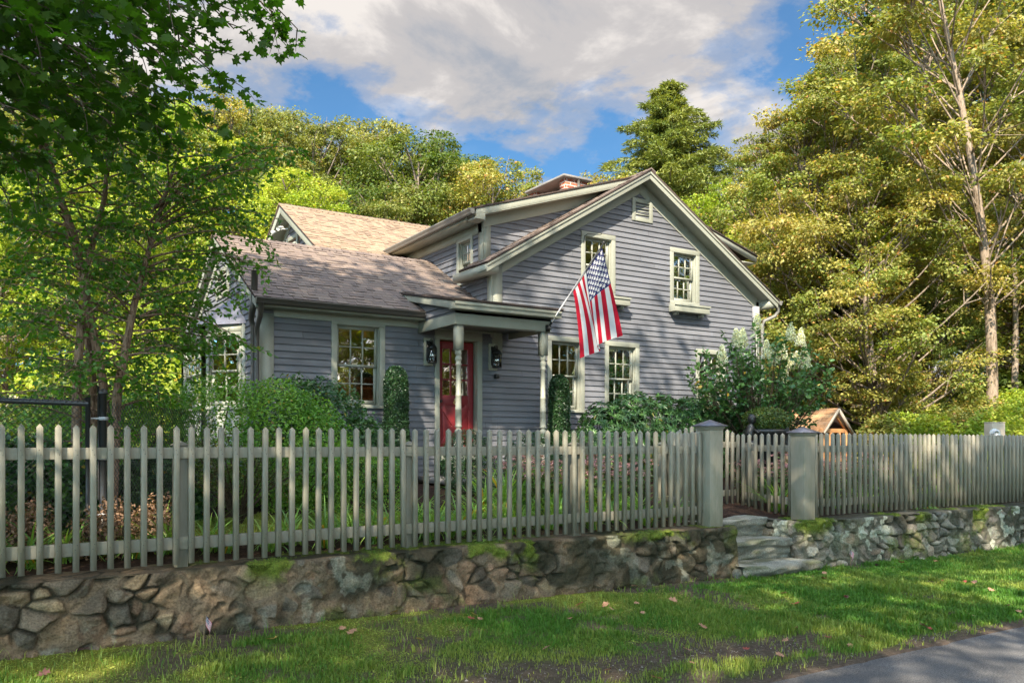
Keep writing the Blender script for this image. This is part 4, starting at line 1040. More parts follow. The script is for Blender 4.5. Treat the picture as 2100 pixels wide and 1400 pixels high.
    mb.bar((ga, yd + .008, c0), (gb, yd + .008, c1), .021, .11, (0, 0, 1)); mb.bar((ga, yd + .0065, c1), (gb, yd + .0065, c0), .021, .11, (0, 0, 1))
    mb.build('door_leaf', M['door'], D, bevel=.004)
    mb = MB(); mb.face([(ga, yd + .02, gl0), (gb, yd + .02, gl0), (gb, yd + .02, gl1), (ga, yd + .02, gl1)]); mb.build('pane', M['glass'], D)
    mb = MB(); mb.tube([(x0 + .055, yd, 1.73), (x0 + .055, yd - .035, 1.73)], .010, 8); mb.lathe([(.0, -.03), (.022, -.02), (.03, 0), (.022, .02), (0, .03)], (x0 + .055, yd - .05, 1.73), 12); mb.build('door_knob', M['black'], D, smooth=True)
    mb = MB(); mb.lathe([(.0, 1.73), (.02, 1.74), (.028, 1.76), (.02, 1.785), (0, 1.79)], (7.06, yd - .012, 0), 12, 1, .4); mb.tube([(7.03, yd - .02, 1.74), (7.025, yd - .025, 1.70), (7.06, yd - .03, 1.665), (7.095, yd - .025, 1.70), (7.09, yd - .02, 1.74)], .007, 6); mb.build('door_knocker', M['brass'], D, smooth=True)
    mb = MB(); mb.box(6.60, 6.69, Y0 - .035, Y0 + .14, .3, 2.80); mb.box(7.44, 7.54, Y0 - .035, Y0 + .14, .3, 2.80); mb.box(6.60, 7.54, Y0 - .037, Y0 + .14, 2.801, 2.95); mb.box(6.69, 7.44, Y0 + .02, Y0 + .2, .70, .778); mb.build('door_casing', M['trim'], D, bevel=.004)
    lantern(H, 6.47, 2.50); lantern(H, 7.76, 2.48)
    mb = MB(); mb.box(7.79, 7.86, Y0 - .10, Y0 - .015, 2.16, 2.24); mb.box(7.805, 7.845, Y0 - .115, Y0 - .1005, 2.175, 2.225); mb.build('doorbell_camera', M['black'], H, bevel=.008)
    # ---- porch
    yp = 11.62; pz = lambda y: 3.235 + .195 * (y - 11.44)
    turned_post(H, 6.385, yp + .09, .42, 2.872); turned_post(H, 8.01, yp + .09, .42, 2.872)
    mb = MB(); mb.box(6.28, 8.11, yp, yp + .03, 2.872, 3.045); mb.box(6.28, 6.31, yp + .0305, 12.96, 2.872, 3.045); mb.box(8.08, 8.11, yp + .0305, 12.93, 2.872, 3.045)
    mb.box(6.311, 8.079, yp + .0305, yp + .18, 2.874, 2.90); mb.box(6.311, 8.079, yp + .15, yp + .18, 2.901, 3.045); mb.build('porch_beam', M['trim'], H, bevel=.004)
    mb = MB(); mb.box(6.311, 8.079, yp + .1805, 12.93, 2.985, 3.0); mb.build('porch_ceiling', M['gutter'], H)
    mb = MB(); y0 = yp - .19
    mb.box(6.16, 8.20, y0, y0 + .028, 3.085, 3.20); mb.box(6.17, 8.19, y0 - .02, y0 - .0005, 3.15, 3.2095); mb.box(6.16, 8.20, y0 + .0285, yp - .001, 3.085, 3.10)
    mb.prism([(y0 + .03, 3.085), (y0 + .03, 3.2), (13.35, pz(13.35) - .035), (13.35, pz(13.35) - .13), (y0 + .2, 3.085 + .03)], 6.16, 6.185, 'x')
    mb.prism([(y0 + .03, 3.085), (y0 + .03, 3.2), (12.96, pz(12.96) - .035), (12.96, pz(12.96) - .13), (y0 + .2, 3.085 + .03)], 8.175, 8.20, 'x')
    mb.build('porch_fascia', M['trim'], H, bevel=.003)
    lap_siding('porch_gable_wall', [(yp, 3.046), (13.3, 3.046), (13.3, pz(13.3) - .1), (yp, pz(yp) - .06)], [], L3(6.285), H, z_start=.2)
    lap_siding('porch_gable_wall', [(yp, 3.046), (12.95, 3.046), (12.95, pz(12.95) - .1), (yp, pz(yp) - .06)], [], lambda s, o, z: (8.105 + o, s, z), H, z_start=.2)
    ps = math.hypot(1, .195)
    shingles('porch_roof', (6.14, 11.40, pz(11.40)), (1, 0, 0), (0, 1, .195), 8.22 - 6.14, (12.95 - 11.40) * ps, H, 12)
    shingles('porch_roof', (6.14, 12.955, pz(12.955)), (1, 0, 0), (0, 1, .195), 7.74 - 6.14, (13.45 - 12.955) * ps, H, 13)
    mb = MB(); mb.box(6.1, 8.4, 11.5, 12.94, .35, .44); mb.box(6.5, 7.8, 11.2, 11.499, .25, .36); mb.build('porch_floor', M['concrete'], H)
    # ---- back wing (upper roof behind, sunlit tan put into its shingle colours)
    bw = lambda y: 6.44 - .585 * abs(y - 19.02); bs = math.hypot(1, .585)
    tan = [(.27, .195, .135), (.245, .175, .122), (.29, .21, .145), (.215, .155, .112), (.26, .19, .133)]  # lit copy of the main shingle palette, sunshine painted in
    shingles('rear_roof', (5.72, 15.9, bw(15.9)), (1, 0, 0), (0, 1, .585), 7.2, (19.02 - 15.9) * bs, H, 21, pal=tan)
    shingles('rear_roof', (5.72, 23.1, bw(15.0)), (1, 0, 0), (0, -1, .585), 7.2, (23.1 - 19.02) * bs, H, 22, pal=tan)
    ridge_caps('ridge_cap', (5.71, 19.02, bw(19.02) + .004), (12.9, 19.02, bw(19.02) + .004), (0, -1, -.585), (0, 1, -.585), H, 5, tan)
    lap_siding('rear_gable_wall', [(15.6, .3), (22.5, .3), (22.5, bw(22.5) - .2), (19.02, bw(19.02) - .2), (15.6, bw(15.6) - .2)], [(18.5, 19.5, 5.0, 5.72)], L3(6.05), H)
    mb = MB()
    for s in (-1, 1):
        for d0, d1, xa, xb in ((.03, .20, 5.74, 5.765), (.17, .20, 5.7655, 6.02), (.201, .36, 6.02, 6.045)):
            a = 19.02 + s * 3.3; b_ = 19.02
            mb.prism([(a, bw(a) - d0), (b_, bw(b_) - d0), (b_, bw(b_) - d1), (a, bw(a) - d1)], xa, xb, 'x')
    mb.build('rear_rake_board', M['trim'], H, bevel=.003)
    vent(L3(6.05), 18.62, 19.42, 4.95, 5.76)
    fl = obj('flood_light', None, H)
    mb = MB(); mb.tube([(6.0, 19.3, 5.98), (5.85, 19.3, 5.95)], .02, 8)
    mb.build('flood_bracket', M['white'], fl)
    for (yy, dy) in ((19.15, -.12), (19.5, .10)):
        mb = MB(); mb.tube([(5.86, yy + .05, 5.98), (5.76, yy + dy * .4, 5.93), (5.71, yy + dy * .6, 5.9)], [.02, .035, .05], 12); mb.build('flood_head', M['white'], fl)
    # ---- chimney
    C = obj('chimney', None, H)
    mb = MB()
    for (x0_, x1_, ya, yb) in ((10.86, 11.46, 15.0, 15.22), (10.86, 11.46, 16.2, 16.42)): mb.box(x0_, x1_, ya, yb, 6.52, 6.85)
    mb.box(10.86, 11.46, 15.0, 16.42, 5.9, 6.52); mb.build('brick_stack', M['brick'], C)
    mb = MB(); mb.box(10.76, 11.56, 14.92, 16.5, 6.851, 6.90); mb.build('cap_slab', M['concrete'], C, bevel=.01)
    mb = MB(); mb.tube([(11.2, 14.97, 6.5), (11.2, 14.97, 6.86)], .035, 10); mb.tube([(11.15, 15.8, 6.5), (11.15, 15.8, 6.74)], .1, 12); mb.build('flue_pipe', M['gutter'], C)
    # ---- bay window on the wing's end
    BW = obj('bay_window', None, H)
    A, B, Cc, Dd = (3.59, 13.80), (3.10, 14.42), (3.10, 16.05), (3.59, 16.62); zt, zb = 2.96, 1.3
    mb = MB(); out = lambda p, k: (p[0] - k, p[1])
    e = [(3.59, 13.70), (3.02, 14.37), (3.02, 16.10), (3.59, 16.72)]; ap = [(3.585, 14.5, 3.46), (3.585, 15.95, 3.46)]
    lo = [mb.vert((x, y, zt)) for x, y in e]; lu = [mb.vert((x, y, zt - .03)) for x, y in e]; a1 = mb.vert(ap[0]); a2 = mb.vert(ap[1])
    mb.poly((lo[0], lo[1], a1)); mb.poly((lo[1], lo[2], a2, a1)); mb.poly((lo[2], lo[3], a2))
    for k in range(3): mb.poly((lu[k], lu[k + 1], lo[k + 1], lo[k]))
    mb.poly(lu); mb.build('bay_roof', M['bayroof'], BW)
    mb = MB()
    for p, q in ((A, B), (B, Cc), (Cc, Dd)):
        p, q = Vector((*p, 0)), Vector((*q, 0)); d = (q - p).normalized(); n = Vector((d.y, -d.x, 0));
        mid = (p + q) / 2
        mb.bar((p.x, p.y, 2.86), (q.x, q.y, 2.86), .05, .135); mb.bar((p.x, p.y, .9), (q.x, q.y, .9), .05, 1.4)
        for t in (p, q): mb.box(t.x - .045, t.x + .045, t.y - .045, t.y + .045, .3, 2.93)
    mb.build('bay_frame', M['trim'], BW)
    def seg(p, q):
        p, q = Vector((*p, 0)), Vector((*q, 0)); d = (q - p).normalized(); n = Vector((-d.y, d.x, 0))
        return lambda s, o, z: tuple(p + d * s + n * o + Vector((0, 0, z))), (q - p).length
    for p, q, cc in ((A, B, 2), (B, Cc, 4), (Cc, Dd, 2)):
        f, L = seg(p, q); window(BW, .05, L - .05, 1.55, 2.80, f, casing=.05, cols=cc, recess=.0)
    # ---- downspouts, conduit, meter box
    mb = MB(); mb.tube([(3.52, 12.60, 3.10), (3.52, 12.62, 2.98), (3.53, 12.70, 2.90), (3.535, 12.88, 2.76), (3.54, 12.91, 2.6), (3.545, 12.91, .4)], [.038] * 6, 10); mb.build('downspout', M['gutter_dark'], H)
    mb = MB(); mb.tube([(3.50, 12.88, 3.62), (3.49, 12.88, 3.15), (3.47, 12.9, 3.02), (3.49, 13.04, 2.9), (3.52, 13.05, 2.8), (3.53, 13.05, .4)], [.05, .05, .05, .045, .04, .04], 10); mb.build('downspout', M['gutter_dark'], H)
    gutter(H, ((15.0, 12.60, 4.16), (15.0, 22, 4.16)), (1, 0, 0), M['gutter'])
    mb = MB(); mb.tube([(15.06, 12.68, 4.09), (15.06, 12.7, 3.94), (15.02, 12.75, 3.84), (14.82, 12.88, 3.74), (14.78, 12.90, 3.62), (14.78, 12.90, .4)], [.04] * 6, 10); mb.build('downspout', M['gutter'], H)
    mb = MB(); mb.box(14.50, 14.62, Y0 - .13, Y0 - .02, 3.78, 4.03); mb.box(14.535, 14.62, Y0 - .145, Y0 - .131, 3.62, 3.78); mb.build('meter_box', M['steel'], H, bevel=.006)
    mb = MB(); mb.tube([(14.52, Y0 - .045, 3.8), (14.52, Y0 - .045, .5)], .017, 8); mb.build('conduit', M['steel'], H)
    mb = MB(); mb.tube([(14.53, Y0 - .06, 3.62), (14.6, Y0 - .09, 3.5), (14.78, Y0 - .10, 3.42), (14.98, Y0 - .1, 3.46)], .006, 6); mb.build('cable', M['black'], H)
    # room behind the wing window: cabinet and lamps
    cb = thing('cabinet', 'brown wooden cabinet glowing in lamplight behind the wing window', 'cabinet', (6.3, 14.9, .3))
    mb = MB(); mb.box(-.42, .42, 0, .4, 0, 1.95); mb.build('carcass', M['cabwood'], cb, bevel=.01)
    mb = MB(); mb.box(-.39, -.01, -.02, -.001, .08, 1.0); mb.box(.01, .39, -.02, -.001, .08, 1.0)
    for kk in range(4): mb.box(-.36, .36, -.012, -.001, 1.12 + kk * .2, 1.15 + kk * .2)
    mb.build('cabinet_door', M['wood'], cb, bevel=.004)
    def lamp(x, y, z, r, label, pw=5):
        l = thing('table_lamp', label, 'lamp', (x, y, z), group='lit table lamps indoors')
        mb = MB(); mb.lathe([(.07, 0), (.07, .02), (.025, .05), (.05, .14), (.02, .26), (.012, .34)], n=12); mb.build('lamp_base', M['brass'], l, smooth=True)
        mb = MB(); mb.lathe([(r, .3), (r * .45, .3 + r * 1.5)], n=16); mb.build('lamp_shade', M['lampshade'], l)
        ld = bpy.data.lights.new('lamp_light', 'POINT'); ld.energy = pw; ld.color = (1, .55, .22); ld.shadow_soft_size = .08
        lo_ = link(bpy.data.objects.new('lamp_light', ld), l); lo_.location = (0, -r - .05, .38)
    tb = thing('side_table', 'small table with a lit lamp behind the wing window', 'table', (6.28, 13.72, .3))
    mb = MB(); mb.box(-.3, .3, -.18, .18, 1.12, 1.16); mb.build('table_top', M['wood'], tb); 
    for a in (-.27, .27):
        mb = MB(); mb.box(a - .02, a + .02, -.15, .15, 0, 1.119); mb.build('leg', M['wood'], tb)
    lamp(6.28, 13.72, 1.46, .13, 'lit orange table lamp behind the window left of the red door')
    lamp(4.25, 15.0, 1.55, .12, 'lit orange table lamp behind the bay window')
    return H

# ------------------------------------------------------------------ flags
def flag_mesh(L, Hh, nu, nv, P, name):
    """striped flag cloth with starred canton; u along the fly, v down the hoist"""
    u = np.linspace(0, 1, nu + 1); v = np.linspace(0, 1, nv + 1)
    V = [P(a, b) for b in v for a in u]; F = []; mi = []
    stars = [((k + 1) / 12 * .4, (r + 1) / 10 * 7 / 13) for r in range(9) for k in range(11) if (r + k) % 2 == 0]
    rs = .034 * 1.25
    for j in range(nv):
        for i in range(nu):
            a = (i + .5) / nu; b = (j + .5) / nv; F.append((j * (nu + 1) + i, j * (nu + 1) + i + 1, (j + 1) * (nu + 1) + i + 1, (j + 1) * (nu + 1) + i))
            if a < .4 and b < 7 / 13:
                m = 2
                for sx, sy in stars:
                    dx = (a - sx) * L / Hh; dy = b - sy; r = math.hypot(dx, dy)
                    if r < rs:
                        th = math.atan2(dx, -dy) % (2 * math.pi / 5) - math.pi / 5
                        lim = rs * .42 / max(.42 * math.cos(0), .001)
                        rr = rs * .382 / math.cos(math.pi / 5 - abs(math.pi / 5 - abs(th)) * 0 - 0) if False else rs * (.40 + .60 * (abs(th) / (math.pi / 5)) ** 1.6)
                        if r < rr: m = 1
            else: m = 0 if int(b * 13) % 2 == 0 else 1
            mi.append(m)
    F = np.array(F)
    me = raw_mesh(name, V, F.ravel(), np.arange(len(F)) * 4, [M['flag_red'], M['flag_white'], M['flag_blue']], mi, None, True)
    return me, None

def cloth(name, c, tr=.25):
    t = NT(name); p = t.principled(c, .75, .2); tl = t.n('ShaderNodeBsdfTranslucent'); tl.inputs['Color'].default_value = (*c, 1)
    m = t.n('ShaderNodeMixShader'); m.inputs[0].default_value = tr; t.link(p, m.inputs[1]); t.link(tl.outputs[0], m.inputs[2]); return t.done(m.outputs[0])
def build_flag():
    M['flag_red'] = cloth('flag_red', (.50, .012, .035)); M['flag_white'] = cloth('flag_white', (.72, .72, .74)); M['flag_blue'] = cloth('flag_blue', (.02, .028, .12))
    M['twigwood'] = paint('flag_stick', (.25, .18, .1), .1)
    base = Vector((8.03, 11.60, 2.93)); tip = Vector((8.36, 10.52, 4.17)); ax = (tip - base)
    root = thing('flag_pole', 'American flag hanging from a slanted silver pole on the porch corner', 'flag', base)
    ax_l = ax
    mb = MB(); mb.box(-.03, .03, -.02, .018, -.06, .05); mb.tube([(0, -.03, -.01), tuple(ax_l.normalized() * .13)], .021, 10); mb.tube([(-.05, -.03, -.02), (.05, -.03, -.02)], .012, 8); mb.build('bracket', M['black'], root)
    mb = MB(); mb.tube([tuple(ax_l * .03), tuple(ax_l)], .0125, 10); mb.build('pole', M['steel'], root)
    n = ax_l.normalized(); mb = MB(); mb.tube([tuple(ax_l + n * t) for t in (-.01, .015, .03, .045)], [.018, .03, .028, .01], 12); mb.build('finial', M['black'], root, smooth=True)
    hoist0 = ax_l * .965; hoist1 = ax_l * .455
    down = Vector((.26, .05, -.965)).normalized(); wind = Vector((.5, .86, 0)); bn = Vector((.86, -.5, 0))
    Lf = 1.42
    def P(u, v):
        h = hoist0.lerp(hoist1, v)
        # the cloth gathers as it falls: lower stripes swing under the upper ones
        g = u ** .8
        p = h + down * (Lf * u) * (1 - .21 * v)
        p += Vector((.04, .11, .0)) * (-g * (v - .2) * .4)
        fold = math.sin(v * 8.6 + u * .9 + .5) * .075 * (u ** .75) + math.sin(v * 18 + u * 2.5) * .018 * u
        p += bn * fold + Vector((.55, -.2, 0)) * (.05 * math.sin(v * 8.6 + u * .9 + 1.9) * u)
        p.x -= .06 * u * u * v
        return tuple(p + Vector((.016, 0, -.01)))
    me, _ = flag_mesh(1.52, .91, 170, 104, P, 'flag_cloth'); obj('flag_cloth', me, root)
# ------------------------------------------------------------------ trees
def bez(p0, p1, p2, n): return [p0 * (1 - t) ** 2 + p1 * 2 * t * (1 - t) + p2 * t * t for t in [k / (n - 1) for k in range(n)]]

def crown_tree(seed, H, Rad, base=.22, lobes=46, nleaf=42000, leaf=.13, flat=.6, lean=(0, 0), prof=None, trunk_r=.24, tpl='dia', lobe_r=(.2, .36), sub=20, spread=.17, bare=0, limb=.30):
    rg = np.random.default_rng(seed)
    prof = prof or (lambda t: max(.12, math.sin(math.pi * min(1, .10 + .86 * t)) ** .75))
    path = lambda t: Vector((lean[0] * t * t + .22 * math.sin(t * 5 + seed), lean[1] * t * t + .22 * math.cos(t * 4.3 + seed) - .2, H * t))
    mb = MB(); n = 14; pts = [path(k / (n - 1) * .93) for k in range(n)]
    mb.tube([Vector((pts[0].x, pts[0].y, -.6))] + pts, [trunk_r * 1.35] + [trunk_r * (1 - .9 * (k / (n - 1)) ** .8) + .02 for k in range(n)], 9)
    C = []; 
    for k in range(lobes):
        t = ((k + .5) / lobes) ** .85; z = base + (1 - base) * t; a = k * 2.39996 + rg.uniform(-.5, .5)
        rr = Rad * prof(t) * math.sqrt(rg.uniform(.12, 1)); c = path(min(z, .97)) + Vector((math.cos(a) * rr, math.sin(a) * rr, rg.uniform(-.03, .03) * H))
        r = Rad * rg.uniform(*lobe_r) * (.75 + .35 * prof(t)); C.append((c, r))
        zs = max(base * .7, z - .10 - .25 * rr / H * 2); p0 = path(zs); mid = (p0 + c) / 2 + Vector((0, 0, -.12 * rr)) + Vector(rg.normal(0, .12, 3))
        bp = bez(p0, mid, c, 6); mb.tube(bp, [trunk_r * (limb - .15 * limb * q) * (1 - .5 * z) + .012 for q in range(6)], 5, False)
        for j in range(3):
            e = c + Vector(rg.normal(0, 1, 3)).normalized() * r * .8; mb.tube([bp[4], (bp[4] + e) / 2 + Vector((0, 0, .1 * r)), e], [.028, .018, .008], 4, False)
    for j in range(bare):
        a = rg.uniform(0, 6.28); z = rg.uniform(.12, .5); p0 = path(z); e = p0 + Vector((math.cos(a) * Rad * .6, math.sin(a) * Rad * .6, rg.uniform(-.1, .9)))
        mb.tube(bez(p0, (p0 + e) / 2 + Vector((0, 0, .4)), e, 6), [.045, .035, .028, .02, .014, .008], 5, False)
        for q in range(3): mb.tube([(p0 * (1 - f) + e * f) for f in (.5,)] + [e + Vector(rg.normal(0, .5, 3))], [.015, .005], 4, False)
    w = np.array([r ** 2 for _, r in C]); cnt = (w / w.sum() * nleaf).astype(int)
    P, Nn, T, A = [], [], [], []
    for (c, r), m in zip(C, cnt):
        sb = unit(rg.normal(size=(sub, 3))) * (r * rg.uniform(.45, 1.0, (sub, 1)))
        sb[:, 2] *= flat; q = rg.integers(0, sub, m); s = sb[q]; g = rg.normal(0, 1, (m, 3)) * r * spread * 1.5; g[:, 2] *= .45
        p = np.array(c)[None] + s + g; P.append(p)
        out = unit(p - np.array(c)[None]); Nn.append(unit(rg.normal(0, .55, (m, 3)) + out * .35 + np.array((0, 0, .9))[None]))
        T.append(unit(out + rg.normal(0, .5, (m, 3)) + np.array((0, 0, -.35))[None]))
        hue = rg.uniform(0, 1) ** 1.3; sv = rg.uniform(-.18, .18, sub)[q]
        A.append(np.stack([np.clip(hue * .7 + rg.normal(.1, .2, m), 0, 1), np.clip(rg.normal(.5, .17, m) + sv, 0, 1), rg.uniform(0, 1, m)], -1))
    P, Nn, T, A = map(np.concatenate, (P, Nn, T, A))
    size = leaf * rg.uniform(.5, 1.4, len(P))
    return mb, (P, Nn, T, size, A, tpl)

def place_tree(name, data, label, cat, loc, barkm, leafm, group=None, rz=0, sc=1):
    mb, lv = data; root = thing(name, label, cat, loc, rz, group); root.scale = (sc, sc, sc)
    mb.build('trunk', barkm, root, smooth=True)
    obj('crown', leaf_mesh('crown', *lv[:5], leafm, lv[5]), root); return root
def again(src, label, loc, leafm=None, rz=0, sc=1, scz=None, barkm=None):
    c = copy_tree(src); c.location = loc; c.rotation_euler = (0, 0, rz); c.scale = (sc, sc, scz or sc); c['label'] = label
    for ch in c.children:
        m = leafm if ch.name.startswith('crown') else barkm
        if m: ch.material_slots[0].link = 'OBJECT'; ch.material_slots[0].material = m
    return c
def gp(px, Z, dz=0):
    x, y = at(px, Z); return (x, y, float(ground_z(x, y)) + dz)
def topz(py, Z): return EYE + (HOR - py) / FPX * Z

def build_background():
    G = 'deciduous trees of the wooded slope'
    A = crown_tree(101, 14, 4.6, .12, 88, 74000, .125, lobe_r=(.12, .25), sub=9, spread=.15, flat=.5)
    B = crown_tree(202, 17, 4.3, .16, 92, 76000, .12, lobe_r=(.12, .25), sub=9, spread=.14, flat=.38, trunk_r=.26, bare=9)
    Cc = crown_tree(303, 12, 4.8, .08, 80, 68000, .125, lobe_r=(.14, .26), sub=10, spread=.15, flat=.6)
    # hillside row behind the house, left to right
    def put(src, px, Z, top, Hm, label, lm, rz, name=None):
        g = gp(px, Z); s = (topz(top, Z) - g[2]) / Hm; return again(src, label, g, lm, rz, s)
    g = gp(655, 40); a0 = place_tree('deciduous_tree', A, 'rounded olive green tree above the peak of the tan rear roof', 'tree', g, M['bark'], M['lf_olive'], G, 0, (topz(262, 40) - g[2]) / 14)
    g = gp(1640, 27); b0 = place_tree('deciduous_tree', B, 'tall golden green tree at the left edge of the wood right of the house', 'tree', g, M['bark'], M['lf_gold'], G, 0, (topz(235, 27) - g[2]) / 17)
    g = gp(860, 37); c0 = place_tree('deciduous_tree', Cc, 'dark green rounded tree behind the tan roof left of the chimney', 'tree', g, M['bark'], M['lf_green'], G, 0, (topz(292, 37) - g[2]) / 12)
    put(a0, 548, 41, 232, 14, 'yellowish olive tree top just right of the overhanging maple leaves', M['lf_olive'], 1.0)
    put(c0, 760, 42, 262, 12, 'pale olive tree between two rounder trees above the tan roof', M['lf_olive'], 2.1)
    put(a0, 945, 40, 325, 14, 'mid green tree behind the grey dormer eave', M['lf_green'], 3.0)
    put(c0, 1010, 36, 345, 12, 'orange tinged low tree at the right end of the hillside row', M['lf_gold'], .4)
    put(c0, 820, 34, 400, 12, 'short sunlit tree just behind the ridge of the tan roof', M['lf_olive'], 4.2)
    put(a0, 450, 36, 215, 14, 'golden tree top peeping below the maple branches', M['lf_gold'], 5.2)
    put(c0, 590, 31, 360, 12, 'lower yellow green tree beside the rear gable peak', M['lf_lime'], 1.4)
    put(a0, 330, 33, 215, 14, 'bright lime tree glowing behind the birch twigs', M['lf_lime'], 2.7)
    put(c0, 210, 28, 330, 12, 'bright lime low crowned tree behind the left birch stem', M['lf_lime'], .9)
    put(b0, 110, 36, 150, 17, 'tall yellow green tree on the left hillside seen through the maple leaves', M['lf_lime'], 3.9)
    put(c0, 20, 27, 380, 12, 'lime green tree at the left edge behind the chain link fence', M['lf_lime'], 5.5)
    put(a0, -60, 34, 200, 14, 'leftmost hillside tree half cut by the picture edge', M['lf_olive'], 1.9)
    put(c0, 430, 24, 520, 12, 'small lime tree behind the wing gable', M['lf_lime'], 3.3)
    put(c0, 1235, 33, 372, 12, 'orange tinted small tree right behind the chimney', M['lf_gold'], 2.2)
    put(c0, 1480, 32, 400, 12, 'yellow green low tree between the conifer and the wood', M['lf_lime'], 4.8)
    put(a0, 1545, 31, 430, 14, 'lime and gold tree rising behind the right eave of the house', M['lf_gold'], .3)
    # the wood on the right
    put(a0, 1700, 26, 170, 14, 'dense golden tree in the wood, second from the sky gap', M['lf_gold'], 2.5)
    put(b0, 1745, 31, 95, 17, 'tall darker green tree rising behind the golden ones of the wood', M['lf_olive'], 1.2)
    put(c0, 1790, 24, 330, 12, 'rusty gold low crowned tree in the middle of the wood', M['lf_gold'], 5.0)
    put(a0, 1870, 34, -60, 14, 'tall gold tree behind the pale leaning trunk, left side', M['lf_gold'], .7)
    put(b0, 2120, 36, -160, 17, 'tall tree with golden crown at the right picture edge', M['lf_gold'], 2.0)
    put(c0, 2150, 27, 380, 12, 'amber low tree overlapping the right picture edge', M['lf_gold'], 3.6)
    put(a0, 1990, 41, -60, 14, 'green tree deep in the wood behind the pale leaning trunk', M['lf_green'], 4.1)
    put(b0, 2230, 27, -150, 17, 'tall tree just outside the right picture edge', M['lf_olive'], 4.4)
    put(c0, 1640, 28, 520, 12, 'small lime maple beside the well roof', M['lf_lime'], 1.1)
    put(c0, 1915, 25, 600, 12, 'young green maple under the tall trees right of the well roof', M['lf_green'], 2.9)
    put(a0, 1580, 36, 290, 14, 'far olive tree at the left of the wood', M['lf_olive'], 3.4)
    for k, (px, Z, top, src, Hm, lm) in enumerate([(1600, 44, 400, c0, 12, 'lf_green'), (1760, 42, 200, a0, 14, 'lf_green'), (1900, 44, 100, a0, 14, 'lf_olive'), (2060, 42, 60, b0, 17, 'lf_green'), (1350, 46, 380, c0, 12, 'lf_green'), (700, 50, 330, c0, 12, 'lf_green'), (900, 50, 330, a0, 14, 'lf_olive'), (520, 48, 260, a0, 14, 'lf_green'), (250, 46, 160, b0, 17, 'lf_olive'), (80, 44, 250, a0, 14, 'lf_green')]):
        t = put(src, px, Z, top, Hm, '', M[lm], k * 1.3); t['label'] = 'far tree closing the gaps deep in the wood behind the nearer crowns'; t['group'] = 'far trees deep in the wood'
    # pale leaning trunk with thin gold foliage
    D = crown_tree(404, 16.5, 3.7, .30, 60, 34000, .12, flat=.35, lean=(-1.9, 1.0), trunk_r=.155, lobe_r=(.14, .26), sub=8, bare=6, limb=.16)
    place_tree('maple_tree', D, 'tall maple with pale mottled leaning trunk and thin gold foliage in the wood', 'tree', gp(2004, 23.4), M['bark_pale'], M['lf_gold'])
    # slender understory trunks
    for k, (px, Z, h) in enumerate([(1815, 25, 6), (1865, 26, 7), (1985, 27, 6.5), (2050, 30, 8), (2080, 26, 7), (1900, 30, 6)]):
        p = gp(px, Z); root = thing('young_tree', ['thin tree stem standing left of the pale leaning trunk', 'slim pale stem in the wood above the azaleas', 'thin mossy stem leaning on the pale trunk', 'dark slim stem right of the pale leaning trunk', 'rightmost slim stem in the wood', 'slim stem in the wood left of the thin mossy one'][k], 'tree', p)
        mb = MB(); l = R.uniform(-.6, .6); mb.tube([(0, 0, -.3), (l * .2, 0, h * .4), (l * .6, .1, h * .75), (l, .1, h)], [.11, .09, .06, .02], 7)
        for j in range(6):
            z = h * R.uniform(.35, .95); a = R.uniform(0, 6.28); mb.tube([(l * .5, 0, z), (l * .5 + math.cos(a) * .5, math.sin(a) * .5, z + .3), (l * .5 + math.cos(a) * 1.1, math.sin(a) * 1.1, z + .35)], [.03, .02, .008], 5)
        mb.build('trunk', M['bark'], root, smooth=True)
        n = 2600; rg = np.random.default_rng(60 + k); q = rg.integers(0, 14, n); ce = np.stack([rg.uniform(-1.3, 1.3, 14), rg.uniform(-1.3, 1.3, 14), rg.uniform(.3, 1.05, 14) * h], -1)
        P = ce[q] + rg.normal(0, 1, (n, 3)) * np.array((.42, .42, .13)); me = leaf_mesh('crown', P, rnd_dir(n, 1.6, rg), rnd_dir(n, -.2, rg), rg.uniform(.08, .15, n), np.stack([rg.uniform(0, 1, n), rg.uniform(.2, .8, n), rg.random(n)], -1), M[['lf_lime', 'lf_gold', 'lf_green'][k % 3]]); obj('crown', me, root)
    # conifer
    rg = np.random.default_rng(9); p = gp(1372, 35); H = topz(168, 35) - p[2]; root = thing('conifer', 'tall pointed hemlock rising behind the gable peak', 'tree', p)
    mb = MB(); mb.tube([(0, 0, -.3), (0, 0, H * .5), (0, 0, H)], [.3, .18, .02], 8); P, N_, T, A = [], [], [], []
    nb = 420
    for k in range(nb):
        t = (k / nb) ** .9; z = H * (.06 + .94 * t); a = k * 2.39996 + rg.uniform(-.4, .4)
        Lb = min(5.2, 7.2 * (1 - t) ** .85 + .12) * rg.uniform(.45, 1.15); d = Vector((math.cos(a), math.sin(a), 0)); up = rg.uniform(.05, .35) + .5 * t
        pth = [Vector((0, 0, z)) + d * Lb * s + Vector((0, 0, Lb * (up * s - .42 * s * s))) for s in (0, .35, .7, 1)]
        mb.tube(pth, [.04, .028, .016, .005], 4, False)
        m = int(90 + 210 * Lb); s = rg.uniform(.12, 1.03, m); base = np.array([list(Vector((0, 0, z)) + d * Lb * x + Vector((0, 0, Lb * (up * x - .42 * x * x)))) for x in s])
        side = np.array((-d.y, d.x, 0)); w = rg.normal(0, 1, m) * .17 * Lb * (1.15 - s) + rg.normal(0, .06, m)
        pp = base + side * w[:, None]; pp[:, 2] -= np.abs(w) * .25 + rg.uniform(0, .12, m)
        P.append(pp); T.append(unit(np.array(d) * 1.0 + side * np.sign(w)[:, None] * .8 + rg.normal(0, .3, (m, 3)) + np.array((0, 0, -.35)))); N_.append(unit(rg.normal(0, .45, (m, 3)) + np.array((0, 0, 1))))
